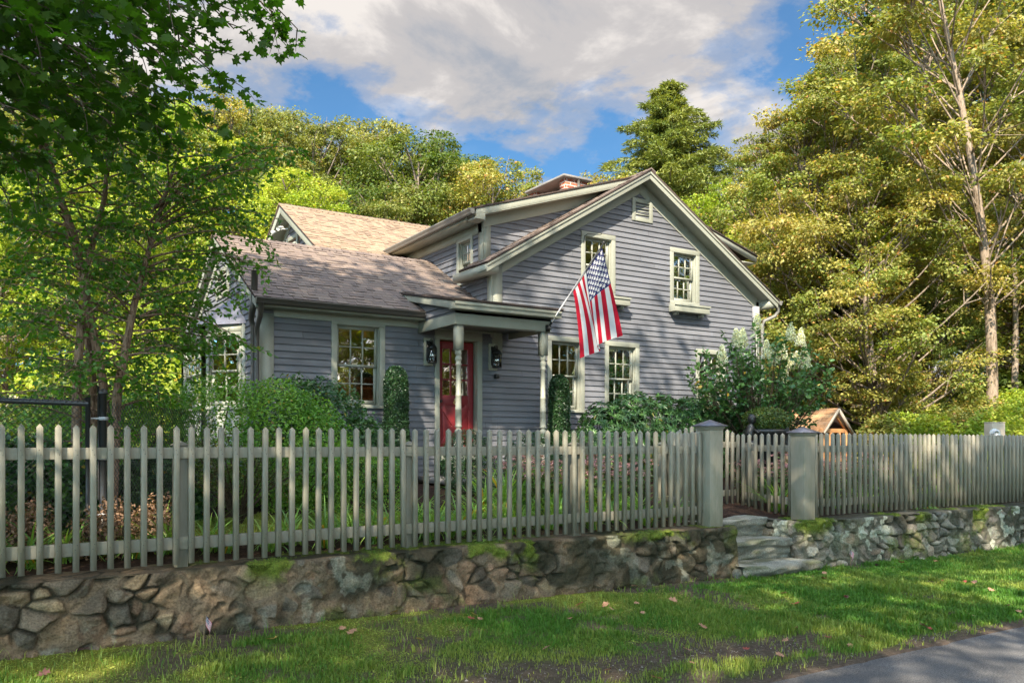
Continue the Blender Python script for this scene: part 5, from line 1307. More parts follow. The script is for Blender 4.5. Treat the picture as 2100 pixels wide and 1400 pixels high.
        hue = rg.uniform(0, .6) + .35 * t; A.append(np.stack([np.clip(hue + rg.normal(.05, .22, m), 0, 1), np.clip(rg.normal(.5, .17, m), 0, 1), rg.random(m)], -1))
    P, N_, T, A = map(np.concatenate, (P, N_, T, A)); mb.build('trunk', M['bark'], root, smooth=True)
    obj('crown', leaf_mesh('crown', P, N_, T, rg.uniform(.10, .25, len(P)), A, M['lf_conifer'], 'needle'), root)
    # trees across the road that throw the dappled shade and show in the window panes
    G2 = 'street trees across the road'
    for k, (x, y, s, lm, rz) in enumerate([(12, -12, 1.0, 'lf_gold', .5), (20, -14, 1.15, 'lf_olive', 2), (28, -13, 1.05, 'lf_gold', 3.3), (37, -11, 1.2, 'lf_lime', 4), (45, -6, 1.1, 'lf_gold', 1), (16, -11, .95, 'lf_lime', 2.6), (24, -12, 1.1, 'lf_gold', 5), (32, -14, 1.1, 'lf_gold', .2), (-13, 13, .9, 'lf_green', 1.1), (-15, 19, 1.0, 'lf_olive', 2.2), (-9, 15, .6, 'lf_lime', 3), (-20, 13, 1.0, 'lf_olive', 4), (-11, 11, .5, 'lf_green', 5)]):
        t = again(b0 if k % 2 else a0, 'tree outside the picture that is mirrored in the window panes', (x, y, -.7), M[lm], rz, s); t['group'] = G2
    shade = crown_tree(505, 15.5, 6.4, .36, 44, 12500, .2, flat=.5, trunk_r=.34, lobe_r=(.15, .27), sub=10, spread=.13)
    t0 = place_tree('maple_tree', shade, 'tall roadside maple standing behind the photographer, casting dappled shade', 'tree', (SHADE[0][0], SHADE[0][1], -.7), M['bark'], M['lf_green'], 'roadside maples behind the photographer', SHADE[0][2], SHADE[0][3])
    for (x, y, rz, sc) in SHADE[1:]:
        again(t0, 'tall roadside maple standing behind the photographer, casting dappled shade', (x, y, -.7), M['lf_green'], rz, sc)
SHADE = [(2.0, -5.5, .4, 1.35), (-5.5, -5.0, 2.2, 1.4), (-12.5, -5.5, 4.0, 1.3)]

# ------------------------------------------------------------------ twiggy foliage close to the camera
class Twigs:
    def __init__(s, seed): s.rg = np.random.default_rng(seed); s.mb = MB(); s.P = []; s.N = []; s.T = []; s.S = []; s.A = []
    def leaf(s, p, n, t, size, hue=.5, val=.5): s.P.append(p); s.N.append(n); s.T.append(t); s.S.append(size); s.A.append((hue, val, s.rg.random()))
    def twig(s, p0, d, L, nl, size, droop=.35, r=.004, two=False, hue=.5, lay=.55):
        rg = s.rg; p = Vector(p0); d = Vector(d).normalized(); pts = [p.copy()]; n = 6; dd = d.copy()
        for k in range(n):
            dd = (dd + Vector((0, 0, -droop / n)) + Vector(rg.normal(0, .07, 3))).normalized(); p = p + dd * (L / n); pts.append(p.copy())
        s.mb.tube(pts, [r * (1 - .8 * k / n) + .0008 for k in range(n + 1)], 4, False)
        for k in range(nl):
            f = (k + .6) / nl * n; i = min(int(f), n - 1); q = pts[i].lerp(pts[i + 1], f - i); tn = (pts[i + 1] - pts[i]).normalized()
            sd = tn.cross(Vector((0, 0, 1)))
            if sd.length < .1: sd = Vector((1, 0, 0))
            sd.normalize()
            for sg in ((-1, 1) if two else ((-1) ** k,)):
                t = (tn * .6 + sd * sg * .9 + Vector(rg.normal(0, .3, 3)) + Vector((0, 0, -.35 * rg.random())))
                nn = Vector((0, 0, 1)) * lay + Vector(rg.normal(0, .45, 3)) + sd * sg * .1
                s.leaf(tuple(q + t.normalized() * size * .25), tuple(nn), tuple(t), size * rg.uniform(.65, 1.2), hue + rg.normal(0, .25), .5 + rg.normal(0, .18))
        s.leaf(tuple(pts[-1]), tuple(Vector((0, 0, 1)) * lay + Vector(rg.normal(0, .4, 3))), tuple(dd), size, hue, .5)
    def branch(s, pts, r0, ntw, tl, nl, size, droop=.35, two=False, start=.2, hue=.5, lay=.55, upb=.1):
        rg = s.rg; pts = [Vector(p) for p in pts]; n = 9; P = []
        for k in range(n):
            t = k / (n - 1)
            if len(pts) == 3: P.append(pts[0] * (1 - t) ** 2 + pts[1] * 2 * t * (1 - t) + pts[2] * t * t)
            else: P.append(pts[0].lerp(pts[1], t))
        s.mb.tube(P, [r0 * (1 - .85 * k / (n - 1)) + .0015 for k in range(n)], 6, False)
        for k in range(ntw):
            f = (start + (1 - start) * (k + rg.random()) / ntw) * (n - 1.001); i = int(f); q = P[i].lerp(P[i + 1], f - i); tn = (P[i + 1] - P[i]).normalized()
            a = rg.uniform(0, 6.28); o = tn.orthogonal().normalized(); o2 = tn.cross(o); sd = o * math.cos(a) + o2 * math.sin(a); sd.z *= .5
            s.twig(q, tn * .8 + sd * 1.0 + Vector((0, 0, upb)), tl * rg.uniform(.6, 1.2), nl, size, droop, max(.0022, r0 * .22), two, hue + rg.normal(0, .12), lay)
    def finish(s, root, barkm, leafm, tpl, nm='crown', tn='trunk'):
        s.mb.build(tn, barkm, root, smooth=True)
        A = np.clip(np.array(s.A), 0, 1); o = obj(nm, leaf_mesh(nm, np.array(s.P), np.array(s.N), np.array(s.T), np.array(s.S), A, leafm, tpl), root); return o

def build_overhang():
    """the low limbs of the roadside maple that hang into the upper left"""
    tw = Twigs(77); rg = tw.rg
    root = thing('maple_tree', 'near maple with dark star shaped leaves hanging into the upper left corner', 'tree', (-4.6, 5.6, float(ground_z(-4.6, 5.6))))
    o = Vector(root.location); tr = [Vector((0, 0, -.3)), Vector((.1, .1, 2)), Vector((.0, .25, 4)), Vector((.3, .2, 6.2)), Vector((.2, .3, 8.5))]
    tw.mb.tube(tr, [.26, .22, .18, .13, .06], 10)
    def W3(px, py, Z): x, y = at(px, Z); return Vector((x, y, topz(py, Z))) - o
    # limb ends given by where they hang over the verge
    ends = []
    for (px, py, Z) in [(560, 25, 8.2), (610, 60, 8.6), (480, 60, 7.6), (520, -40, 7.4), (430, 120, 7.4), (455, 165, 7.8), (400, 40, 7.0), (380, 180, 7.2), (420, 235, 7.9), (330, 110, 6.5), (320, 220, 6.9), (350, 280, 7.6), (250, 60, 6.2), (260, 170, 6.4), (240, 260, 6.8), (280, 320, 7.5), (160, 110, 5.9), (170, 210, 6.3), (150, 300, 6.5), (80, 60, 5.6), (90, 170, 5.8), (70, 260, 6.0), (60, 345, 6.4), (0, 120, 5.4), (10, 220, 5.6), (-10, 310, 5.9), (20, 400, 6.6), (100, 20, 6.6), (200, -20, 6.8), (320, -30, 7.2), (450, -60, 7.8), (30, 0, 6.0), (-80, 180, 5.2), (-80, 300, 5.5), (350, 20, 7.8), (220, 120, 7.4), (120, 160, 7.2), (300, 240, 8.2), (200, 290, 7.6), (110, 380, 7.4), (130, 60, 7.6), (40, 130, 7.4), (400, 130, 8.6), (200, 30, 8.4)]:
        e = W3(px, py, Z); h = min(8, max(2.6, e.z + rg.uniform(.2, 1.6))); p0 = Vector((.1, .2, h)); L = (e - p0).length
        mid = p0.lerp(e, .55) + Vector((0, 0, .28 * L * .5)) + Vector(rg.normal(0, .15, 3))
        st = max(.0, 1 - 2.0 / L)
        tw.branch([p0, mid, e], .028, 12, .42, 5, .12, .55, True, start=st, hue=rg.uniform(0, 1), lay=.75)
    # upper crown that shades the yard
    n = 7500; cl = []
    for k in range(46):
        a = rg.uniform(0, 6.28); rr = 6.2 * math.sqrt(rg.uniform(.02, 1)); z = rg.uniform(6.6, 11.5); cx, cy = math.cos(a) * rr, math.sin(a) * rr
        wx, wy = cx + o.x, cy + o.y; Zc = wx * SP + wy * CP
        if z + o.z < 1 + .56 * max(Zc, 0) + 1.3: z = 1 + .56 * max(Zc, 0) + 1.6 - o.z + rg.uniform(0, 2)
        c = Vector((cx, cy, z)); cl.append(c); p0 = Vector((.2, .2, min(8, max(3.5, z - 2)))); tw.mb.tube(bez(p0, (p0 + c) / 2 + Vector((0, 0, .4)), c, 5), [.07, .055, .04, .025, .01], 5, False)
    for k in range(15):  # extra crown lobes above the view, added to shade the wing roof
        c = Vector((-1.4 + rg.uniform(-2.3, 2.0), 6.9 + rg.uniform(-1.5, 1.5), rg.uniform(10.2, 12.6))) - o; cl.append(c); p0 = Vector((.2, .3, 7.6)); tw.mb.tube(bez(p0, (p0 + c) / 2 + Vector((0, 0, .8)), c, 5), [.07, .055, .04, .025, .01], 5, False)
    n = 10500
    cl = np.array([list(c) for c in cl]); q = rg.integers(0, len(cl), n); sb = unit(rg.normal(size=(len(cl) * 8, 3))) * .95; k8 = rg.integers(0, 8, n)
    P = cl[q] + sb[q * 8 + k8] * np.array((1, 1, .45)) + rg.normal(0, .22, (n, 3)) * np.array((1, 1, .5))
    for p_, n_, t_, s_ in zip(P, rnd_dir(n, 1.2, rg), rnd_dir(n, -.3, rg), rg.uniform(.12, .2, n)): tw.leaf(p_, n_, t_, s_, rg.random(), rg.uniform(.2, .8))
    tw.finish(root, M['bark'], M['lf_maple'], 'maple')

def build_birches():
    for k, (base, stems, lab) in enumerate([
        ((.78, 9.5), [[(0, 0, 0), (.03, 0, 1.6), (.10, 0, 2.6), (.28, 0, 3.4), (.36, .1, 4.5)], [(.10, .1, 0), (.2, .1, 1.2), (.1, .25, 2.6), (-.25, .3, 4.0)]], 'young peeling bark birch with two stems behind the chain link gate'),
        ((1.10, 9.35), [[(0, 0, 0), (.06, .02, 1.4), (.22, .05, 2.3), (.42, .1, 3.1), (.70, .1, 4.1)], [(.05, .15, 0), (-.05, .2, 1.5), (-.3, .3, 3.0), (-.75, .3, 4.3)]], 'slanting birch with leafy twigs reaching over the wing roof')]):
        z = float(ground_z(*base)); root = thing('birch_tree', lab, 'tree', (*base, z)); tw = Twigs(31 + k); rg = tw.rg
        for si, st in enumerate(stems):
            tw.mb.tube([Vector(p) for p in st], [.055, .045, .034, .024, .01][:len(st)], 9)
            P = [Vector(p) for p in st]
            nb = 34
            for j in range(nb):
                f = (.22 + .78 * (j / nb)) * (len(P) - 1.001); i = int(f); q = P[i].lerp(P[i + 1], f - i)
                a = rg.uniform(0, 6.28); L = rg.uniform(.6, 1.35) * (1.15 - .45 * j / nb)
                d = Vector((math.cos(a), math.sin(a), rg.uniform(.1, .7))).normalized(); e = q + d * L + Vector((0, 0, -.28 * L))
                tw.branch([q, q + d * L * .6, e], .010, 8, .34, 8, .062, .45, False, start=.25, hue=rg.uniform(.1, .9), lay=.5)
        if k == 1:      # the long leafy limbs that reach across the wing roof
            for (px, py, Z, hz) in [(600, 300, 8.6, 3.3), (555, 345, 8.4, 3.2), (590, 330, 9, 3.4), (548, 560, 8.8, 2.9), (520, 470, 8.8, 3.0), (555, 500, 8.6, 3.0), (535, 440, 8.9, 3.2), (505, 540, 9.1, 2.8), (500, 400, 9, 3.2), (470, 610, 9.2, 2.4), (520, 715, 8.9, 2.3), (470, 700, 9.1, 2.1), (430, 640, 9.0, 2.3), (400, 720, 9.2, 1.9), (450, 330, 8.7, 3.4), (420, 420, 9, 3.0), (380, 540, 9, 2.6), (360, 640, 9, 2.2), (500, 350, 9.2, 3.4)]:
                x, y = at(px, Z); e = Vector((x, y, topz(py, Z))) - Vector(root.location); q = Vector((.30 + .1 * (hz - 2.5), .07, hz - .1)); L = (e - q).length
                tw.branch([q, q.lerp(e, .5) + Vector((0, 0, .25 * L)), e], .012, 15, .32, 9, .062, .6, False, start=.22, hue=rg.uniform(.2, 1), lay=.5)
        tw.finish(root, M['bark_birch'], M['lf_birch'], 'oval')

# ------------------------------------------------------------------ shrubs
def shrub(name, label, cat, lobes, n, size, mat, tpl='oval', seed=0, shell=.22, loc=None, up=.5, stems=10, group=None, rough=.12, stem_mat='twig', clumps=0):
    rg = np.random.default_rng(seed); L = np.array(lobes, float)
    cx, cy = L[:, 0].mean(), L[:, 1].mean(); z0 = float(ground_z(cx, cy)) if loc is None else loc[2]
    root = thing(name, label, cat, (cx, cy, z0) if loc is None else loc, 0, group)
    o = np.array((cx, cy, z0)) if loc is None else np.array(loc, float)
    ar = (L[:, 3] * L[:, 4] * L[:, 5]) ** (2 / 3); q = rg.choice(len(L), n, p=ar / ar.sum()); d = unit(rg.normal(size=(n, 3)))
    rad = 1 - shell * rg.random(n) ** 1.5 + rough * (fbm(d[:, 0] * 3 + q * 7, d[:, 1] * 3 + d[:, 2] * 2.3, 3) - .5) * 2
    P = L[q, :3] + d * L[q, 3:6] * rad[:, None]
    inside = np.zeros(n, bool)
    for k in range(len(L)): inside |= ((((P - L[k, :3]) / L[k, 3:6]) ** 2).sum(1) < (1 - shell) ** 2 * .8)
    keep = (~inside | (rg.random(n) < .08)) & (P[:, 2] > ground_z(P[:, 0], P[:, 1]) + .0)
    P, d, q = P[keep], d[keep], q[keep]; n = len(P)
    out = unit(d / L[q, 3:6]); T = unit(out * .7 + rg.normal(0, .5, (n, 3)) + np.array((0, 0, up * .5))); N = unit(out * .5 + rg.normal(0, .5, (n, 3)) + np.array((0, 0, up)))
    cl = fbm(P[:, 0] * 3.5 + seed, P[:, 2] * 3.5 + P[:, 1] * 2, 3)
    A = np.stack([np.clip(1.6 * (cl - .3) + rg.normal(0, .2, n), 0, 1), np.clip(rg.normal(.5, .2, n), 0, 1), rg.random(n)], -1)
    obj('foliage', leaf_mesh('foliage', P - o, N, T, size * rg.uniform(.65, 1.25, n), A, mat, tpl), root)
    if stems:
        mb = MB(); gz = float(ground_z(cx, cy)) - o[2]
        for k in range(stems):
            j = rg.integers(0, len(L)); e = Vector(L[j, :3] + unit(rg.normal(size=(1, 3)))[0] * L[j, 3:6] * .85 - o); b = Vector((L[j, 0] - o[0] + rg.normal(0, .12), L[j, 1] - o[1] + rg.normal(0, .12), gz - .05))
            mb.tube(bez(b, b.lerp(e, .5) + Vector((0, 0, .1)), e, 5), [.018, .014, .011, .008, .004], 5, False)
        mb.build('stem', M[stem_mat], root)
    return root

def rosettes(P, out, rg, k, size, spread=.8):
    """whorls of long leaves round shoot tips"""
    n = len(P); PP = np.repeat(P, k, 0); O = np.repeat(out, k, 0); a = (np.tile(np.arange(k), n) * 2 * math.pi / k) + np.repeat(rg.uniform(0, 6.28, n), k)
    X = unit(np.cross(O, np.array((.13, .2, 1.)))); Y = np.cross(O, X); rd = X * np.cos(a)[:, None] + Y * np.sin(a)[:, None]
    T = unit(rd * spread + O * rg.uniform(.1, .6, (n * k, 1)) + rg.normal(0, .12, (n * k, 3))); N = unit(O + rd * -.1 + rg.normal(0, .25, (n * k, 3)))
    return PP, N, T

def rosette_shrub(name, label, cat, lobes, n, k, size, mat, seed, tpl='lance'):
    rg = np.random.default_rng(seed); L = np.array(lobes, float); cx, cy = L[:, 0].mean(), L[:, 1].mean(); z0 = float(ground_z(cx, cy)); o = np.array((cx, cy, z0))
    root = thing(name, label, cat, tuple(o)); ar = (L[:, 3] * L[:, 4] * L[:, 5]) ** (2 / 3); q = rg.choice(len(L), n, p=ar / ar.sum()); d = unit(rg.normal(size=(n, 3)))
    rad = 1 - .35 * rg.random(n) ** 2 + .22 * (fbm(d[:, 0] * 3 + q * 5, d[:, 2] * 3 + d[:, 1] * 2, 3) - .5); P = L[q, :3] + d * L[q, 3:6] * rad[:, None]
    ins = np.zeros(n, bool)
    for j in range(len(L)): ins |= ((((P - L[j, :3]) / L[j, 3:6]) ** 2).sum(1) < .42)
    kp = ~ins & (P[:, 2] > z0 + .05); P, d, q = P[kp], d[kp], q[kp]; out = unit(d / L[q, 3:6] + np.array((0, 0, .55)))
    PP, N, T = rosettes(P, out, rg, k, size); m = len(PP)
    A = np.stack([np.clip(rg.normal(.4, .3, m), 0, 1), np.clip(rg.normal(.5, .2, m), 0, 1), rg.random(m) * .985], -1)
    obj('foliage', leaf_mesh('foliage', PP - o, N, T, size * rg.uniform(.6, 1.15, m), A, mat, tpl), root)
    mb = MB()
    for p in P[::3]:
        j = rg.integers(0, len(L)); b = Vector((L[j, 0] - cx + rg.normal(0, .2), L[j, 1] - cy + rg.normal(0, .1), -.03)); e = Vector(p - o)
        if (e - b).length < 1.6: mb.tube(bez(b, Vector((e.x, e.y, b.z + .3)).lerp(b, .3), e, 4), [.013, .009, .006, .004], 4, False)
    mb.build('stem', M['twig'], root); return root

def topiary(x, y, z1, w, label, seed):
    rg = np.random.default_rng(seed); z0 = float(ground_z(x, y)); root = thing('boxwood_column', label, 'shrub', (x, y, z0)); H = z1 - z0; n = 15000
    t = rg.random(n) ** .9; a = rg.uniform(0, 6.28, n); prof = np.where(t < .88, 1.05 - .25 * t, (.83) * np.sqrt(np.clip(1 - ((t - .88) / .125) ** 2, .0, 1)))
    sq = 1 / np.maximum(np.abs(np.cos(a)), np.abs(np.sin(a))) ** .25
    r = w * prof * sq * (1 + .16 * (fbm(a * 2.5, t * 12, 3) - .5) * 2 - .14 * rg.random(n) ** 2); m = rg.random(n) < .05; r = np.where(m, r * 1.07, r)
    cap = rg.random(n) < .06; r = np.where(cap, w * .5 * np.sqrt(rg.random(n)), r); t = np.where(cap, .985 + .01 * rg.random(n), t)
    P = np.stack([r * np.cos(a), r * np.sin(a), t * H], -1); out = np.stack([np.cos(a), np.sin(a), np.where(cap, 2, .1)], -1)
    N = unit(out * .6 + rg.normal(0, .5, (n, 3)) + np.array((0, 0, .4))); T = unit(out * .6 + rg.normal(0, .6, (n, 3)) + np.array((0, 0, .4)))
    A = np.stack([rg.uniform(0, 1, n), np.clip(rg.normal(.5, .25, n), 0, 1), rg.random(n)], -1)
    obj('foliage', leaf_mesh('foliage', P, N, T, rg.uniform(.024, .042, n), A, M['lf_box'], 'oval'), root)
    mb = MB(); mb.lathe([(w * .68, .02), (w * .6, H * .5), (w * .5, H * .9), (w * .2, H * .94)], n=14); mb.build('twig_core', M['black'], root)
    mb = MB(); mb.tube([(0, 0, -.1), (0, 0, .3)], .03, 8); mb.build('stem', M['twig'], root)

def blade_clump(seed, n, L, w, spread, up=1.0):
    """arching strap leaves"""
    rg = np.random.default_rng(seed); V = []; F = []; A = []
    for k in range(n):
        a = rg.uniform(0, 6.28); l = L * rg.uniform(.55, 1.1); b = np.array((rg.normal(0, .04), rg.normal(0, .04), -.01)); d = np.array((math.cos(a), math.sin(a), 0)); s = np.array((-d[1], d[0], 0)); el = rg.uniform(.75, 1.45) * up; dr = rg.uniform(.9, 2.2) * spread; m = 8
        p = b.copy(); hue = np.clip(rg.normal(.35, .3), 0, 1); rr = rg.random(); tw_ = rg.normal(0, .25); i0 = len(V)
        for j in range(m + 1):
            t = j / m; ww = w * (1 - t ** 2.2) * (.65 + .6 * min(t * 3, 1)) * .5 + .0006; V += [p - s * ww + np.array((0, 0, .25 * ww)), p + s * ww + np.array((0, 0, .25 * ww))]; A += [(hue, .5 + .3 * rg.random(), rr)] * 2
            e = el - dr * t; p = p + (d * math.cos(e) + np.array((0, 0, math.sin(e))) + s * tw_ * t * .4) * (l / m)
            if p[2] < .01: p[2] = .01
        for j in range(m): F.append((i0 + 2 * j, i0 + 2 * j + 1, i0 + 2 * j + 3, i0 + 2 * j + 2))
    F = np.array(F); return raw_mesh('daylily', np.array(V), F.ravel(), np.arange(len(F)) * 4, [M['lf_lily']], None, np.array(A))

def build_garden():
    # hedge in front of the wing, light azalea
    shrub('azalea_hedge', 'light green azalea hedge in front of the bay window', 'hedge', [(.75, 11.1, .75, .75, .6, .8), (1.25, 10.9, .8, .75, .6, .82), (1.75, 10.7, .85, .75, .6, .8), (2.45, 10.6, 1.0, .75, .6, .86), (3.1, 10.5, .98, .7, .6, .82), (3.5, 10.45, .85, .6, .55, .78)], 44000, .042, M['lf_azalea'], 'oval', 41, shell=.25, stems=26, rough=.16)
    shrub('evergreen_shrub', 'glossy darker green shrub sloping down under the wing window', 'shrub', [(4.0, 11.3, .95, .75, .6, .95), (4.5, 11.3, .7, .65, .55, .72), (3.6, 11.4, 1.05, .6, .5, .9)], 20000, .055, M['lf_rhodo'], 'oval', 42, shell=.3, stems=18, rough=.2)
    shrub('boxwood_mound', 'low rounded bright green boxwood mound below the wing window', 'shrub', [(3.3, 9.95, .52, .55, .45, .55), (3.85, 10.0, .50, .55, .45, .52), (4.35, 10.2, .42, .5, .45, .46)], 22000, .026, M['lf_azalea'], 'oval', 43, shell=.14, stems=6, rough=.07)
    topiary(5.62, 12.4, 2.22, .205, 'clipped dark boxwood column between the wing window and the red door', 51)
    topiary(8.80, 12.35, 2.22, .195, 'clipped dark boxwood column right of the porch post', 52)
    rosette_shrub('rhododendron_hedge', 'dark green rhododendron hedge under the gable windows', 'hedge', [(9.5, 11.9, .95, .55, .5, .8), (10.2, 11.9, 1.1, .65, .5, .84), (10.9, 11.9, 1.1, .65, .5, .83), (11.6, 11.9, 1.08, .65, .5, .82), (12.2, 11.9, 1.0, .62, .5, .85), (12.7, 12.0, .85, .45, .45, .75)], 3300, 8, .105, M['lf_rhodo'], 53)
    for k, (x, y, r, h, lab) in enumerate([(4.9, 11.6, .42, .75, 'dark clipped box bush at the foot of the left boxwood column'), (6.1, 10.9, .4, .85, 'low dark box bush left of the porch steps'), (7.1, 10.6, .45, .8, 'low dark box bush before the porch post'), (8.2, 10.9, .45, .85, 'low dark box bush right of the porch')]):
        shrub('box_bush', lab, 'shrub', [(x, y, .35 + h * .4, r, r, h * .6)], 7000, .03, M['lf_box'], 'oval', 60 + k, shell=.2, stems=4)
    # wispy variegated azalea behind the left pickets
    tw = Twigs(5); rg = tw.rg
    root = thing('azalea_bush', 'open azalea bush with yellow tipped twigs behind the left pickets', 'shrub', (2.35, 9.25, float(ground_z(2.35, 9.25))))
    for k in range(34):
        a = rg.uniform(0, 6.28); r = rg.uniform(.2, .8); tw.branch([(0, 0, 0), (math.cos(a) * r * .4, math.sin(a) * r * .4, .45), (math.cos(a) * r, math.sin(a) * r, rg.uniform(.5, 1.0))], .010, 7, .2, 6, .04, -.2, False, start=.4, hue=rg.random())
    tw.finish(root, M['twig'], M['lf_boxlight'], 'oval', 'foliage', 'stem')
    # daylilies along the fence
    meshes = [blade_clump(70 + k, 46, .62, .017, 1.0) for k in range(3)] + [blade_clump(80, 60, .85, .016, .8, 1.05)]
    spots = []
    for k in range(30): spots.append((-.2 + k * .27 + R.uniform(-.1, .1), 7.85 + R.uniform(-.12, .25), R.uniform(.75, 1.05), k % 3))
    for k in range(11): spots.append((3.3 + k * .38, 8.45 + R.uniform(-.15, .2), R.uniform(.9, 1.2), k % 3))
    for k in range(8): spots.append((5.3 + k * .24, 8.9 + R.uniform(-.2, .2), R.uniform(1.0, 1.3), 3))
    for k in range(14): spots.append((9.6 + k * .42, 7.9 + R.uniform(-.1, .3), R.uniform(.7, 1.0), k % 3 if k % 4 else 3))
    spots = [s for s in spots if not (7.45 < s[0] < 9.45)]
    for (x, y, s, m) in spots:
        o = obj('daylily', meshes[m]); o.location = (x, y, float(ground_z(x, y))); o.scale = (s, s, s * R.uniform(.85, 1.1)); o.rotation_euler = (0, 0, R.uniform(0, 6.28))
        tag(o, 'clump of arching strap leaves in the daylily bed behind the picket fence', 'plant', 'daylily clumps behind the fence')
    # single blades flopping over the wall
    for (x, y, s, rz, lab) in [(4.32, 7.36, .62, -1.3, 'small daylily clump spilling over the wall top below the middle pickets'), (11.9, 7.42, .7, -1.6, 'blue green grassy tuft spilling over the right wall under the pickets'), (12.15, 7.40, .6, -1.2, 'grassy tuft poking through the right fence beside another tuft')]:
        me = blade_clump(int(x * 10), 22, .6, .014, 1.5, .55); o = obj('daylily', me); o.location = (x, y, .01); o.scale = (s, s, s); tag(o, lab, 'plant')
    # sedum with pink heads
    def sedum(seed):
        rg = np.random.default_rng(seed); P, N, T, Sz, A = [], [], [], [], []; HP = []; mb = MB()
        for k in range(16):
            a = rg.uniform(0, 6.28); r = rg.uniform(.02, .26); h = rg.uniform(.42, .62); e = np.array((math.cos(a) * r, math.sin(a) * r, h)); b = e * np.array((.3, .3, 0)); mb.tube([tuple(b), tuple(e)], [.005, .003], 4, False)
            for j in range(16):
                t = .12 + .8 * j / 16; q = b + (e - b) * t; d = rnd_dir(1, .25, rg)[0]; P.append(q + d * .02); T.append(d + np.array((0, 0, .3))); N.append(np.array((0, 0, 1)) + rg.normal(0, .3, 3)); Sz.append(rg.uniform(.05, .08)); A.append((rg.random(), rg.uniform(.3, .8), rg.random()))
            for j in range(46): f = rg.normal(0, .028, 2); HP.append((e[0] + f[0], e[1] + f[1], h + .022 - 6 * (f[0] ** 2 + f[1] ** 2)))
        return mb, (np.array(P), np.array(N), np.array(T), np.array(Sz), np.array(A)), np.array(HP)
    mb, lv, hp = sedum(4); nh = len(hp)
    s0 = thing('sedum', 'green sedum with flat dusty pink flower heads in the bed behind the fence', 'plant', (6.3, 8.9, 0), 0, 'pink flowered sedum clumps')
    mb.build('stem', M['twig'], s0); obj('foliage', leaf_mesh('foliage', *lv, M['lf_sage'], 'oval'), s0)
    for q in range(0, nh, 46):
        h_ = hp[q:q + 46]; obj('flower_head', leaf_mesh('flower_head', h_, rnd_dir(46, 1.5), rnd_dir(46, .4), RG.uniform(.019, .027, 46), np.stack([RG.random(46)] * 3, -1), M['pink']), s0)
    first = True
    for k in range(26):
        if k < 15: x, y = 5.9 + (k % 5) * .42 + R.uniform(-.1, .1), 8.75 + (k // 5) * .38
        else: x, y = (9.9 + (k - 15) % 6 * .5, 8.45 + (k - 15) // 6 * .5)
        o = s0 if first else copy_tree(s0); first = False
        sc = R.uniform(.95, 1.25); o.location = (x, y, float(ground_z(x, y))); o.rotation_euler = (0, 0, R.uniform(0, 6.28)); o.scale = (sc, sc, sc)
    # brown astilbe and broad leaved groundcover by the chain link gate
    for k, (x, y, lab) in enumerate([(.85, 7.95, 'faded brown astilbe plumes just behind the leftmost pickets'), (1.25, 8.15, 'second clump of faded brown astilbe beside the chain link post'), (.25, 8.05, 'brown leafed perennial in front of the chain link gate')]):
        shrub('astilbe', lab, 'plant', [(x, y, .22, .28, .22, .24), (x + .1, y, .35, .2, .15, .2)], 1300, .035, M['lf_brown'], 'oval', 90 + k, shell=.8, stems=6)
    for k, (x, y, r, h, m, lab) in enumerate([(-.3, 8.95, .6, .75, 'lf_rhodo', 'broad leaved dark shrub behind the left chain link gate'), (.45, 9.6, .7, 1.0, 'lf_rhodo', 'dark ivy mound at the foot of the birches'), (-.9, 10.4, .9, .9, 'lf_birch', 'green shrub at the left edge behind the chain link'), (1.6, 9.9, .5, .8, 'lf_rhodo', 'dark shrub between the birches and the azalea hedge')]):
        shrub('evergreen_shrub', lab, 'shrub', [(x, y, h * .45, r, r * .8, h * .6)], 7000, .075, M[m], 'oval', 95 + k, shell=.4, stems=8)
    # hydrangea tree
    tw = Twigs(8); rg = tw.rg; x, y = 12.6, 11.0; root = thing('hydrangea', 'large hydrangea bush with white cone flowers at the right corner of the house', 'shrub', (x, y, float(ground_z(x, y))))
    pan = []
    for k in range(105):
        a = rg.uniform(0, 6.28); r = 1.42 * math.sqrt(rg.uniform(.05, 1)); h = 1.0 + 1.75 * math.sqrt(max(0, 1 - (r / 1.75) ** 2)) * rg.uniform(.45, 1.0)
        e = Vector((math.cos(a) * r, math.sin(a) * r * .8, h)); tw.branch([(rg.normal(0, .1), rg.normal(0, .1), .1), (math.cos(a) * r * .35, math.sin(a) * r * .3, .9), e], .018, 4, .3, 4, .105, .25, True, start=.5, hue=rg.random(), lay=.6)
        d = Vector((math.cos(a) * .25, math.sin(a) * .2, 1)); tw.twig(e, d, rg.uniform(.22, .42), 5, .10, .1, .005, True, rg.uniform(.5, 1))
        if h > 1.5 and len(pan) < 15 and rg.random() < .4 and math.sin(a) < .5: pan.append((e + Vector((0, 0, .33)), d))
    tw.finish(root, M['twig'], M['lf_hydr'], 'oval', 'foliage', 'stem')
    for p, d in pan:
        m = 850; t = rg.random(m); r = (.10 * (1 - t) ** .7 + .01) * rg.random(m) ** .4; a = rg.uniform(0, 6.28, m); P = np.array(p)[None] + np.stack([np.cos(a) * r, np.sin(a) * r, t * .27], -1) + np.array(d)[None] * t[:, None] * .05
        obj('flower', leaf_mesh('flower', P, rnd_dir(m, .4, rg), rnd_dir(m, .2, rg), rg.uniform(.02, .034, m), np.stack([rg.random(m)] * 3, -1), M['panicle']), root)
    # urn with clipped ball, two cherub handles
    x, y = 11.56, 10.0; z = .47; root = thing('garden_urn', 'dark iron urn with two crouching cherub handles beside the garden gate', 'urn', (x, y, z))
    mb = MB(); mb.lathe([(.20, -.2), (.20, -.12), (.12, -.08), (.08, .05), (.10, .12), (.24, .25), (.31, .42), (.33, .60), (.37, .68), (.40, .72), (.39, .76), (.34, .77), (.33, .70)], n=24)
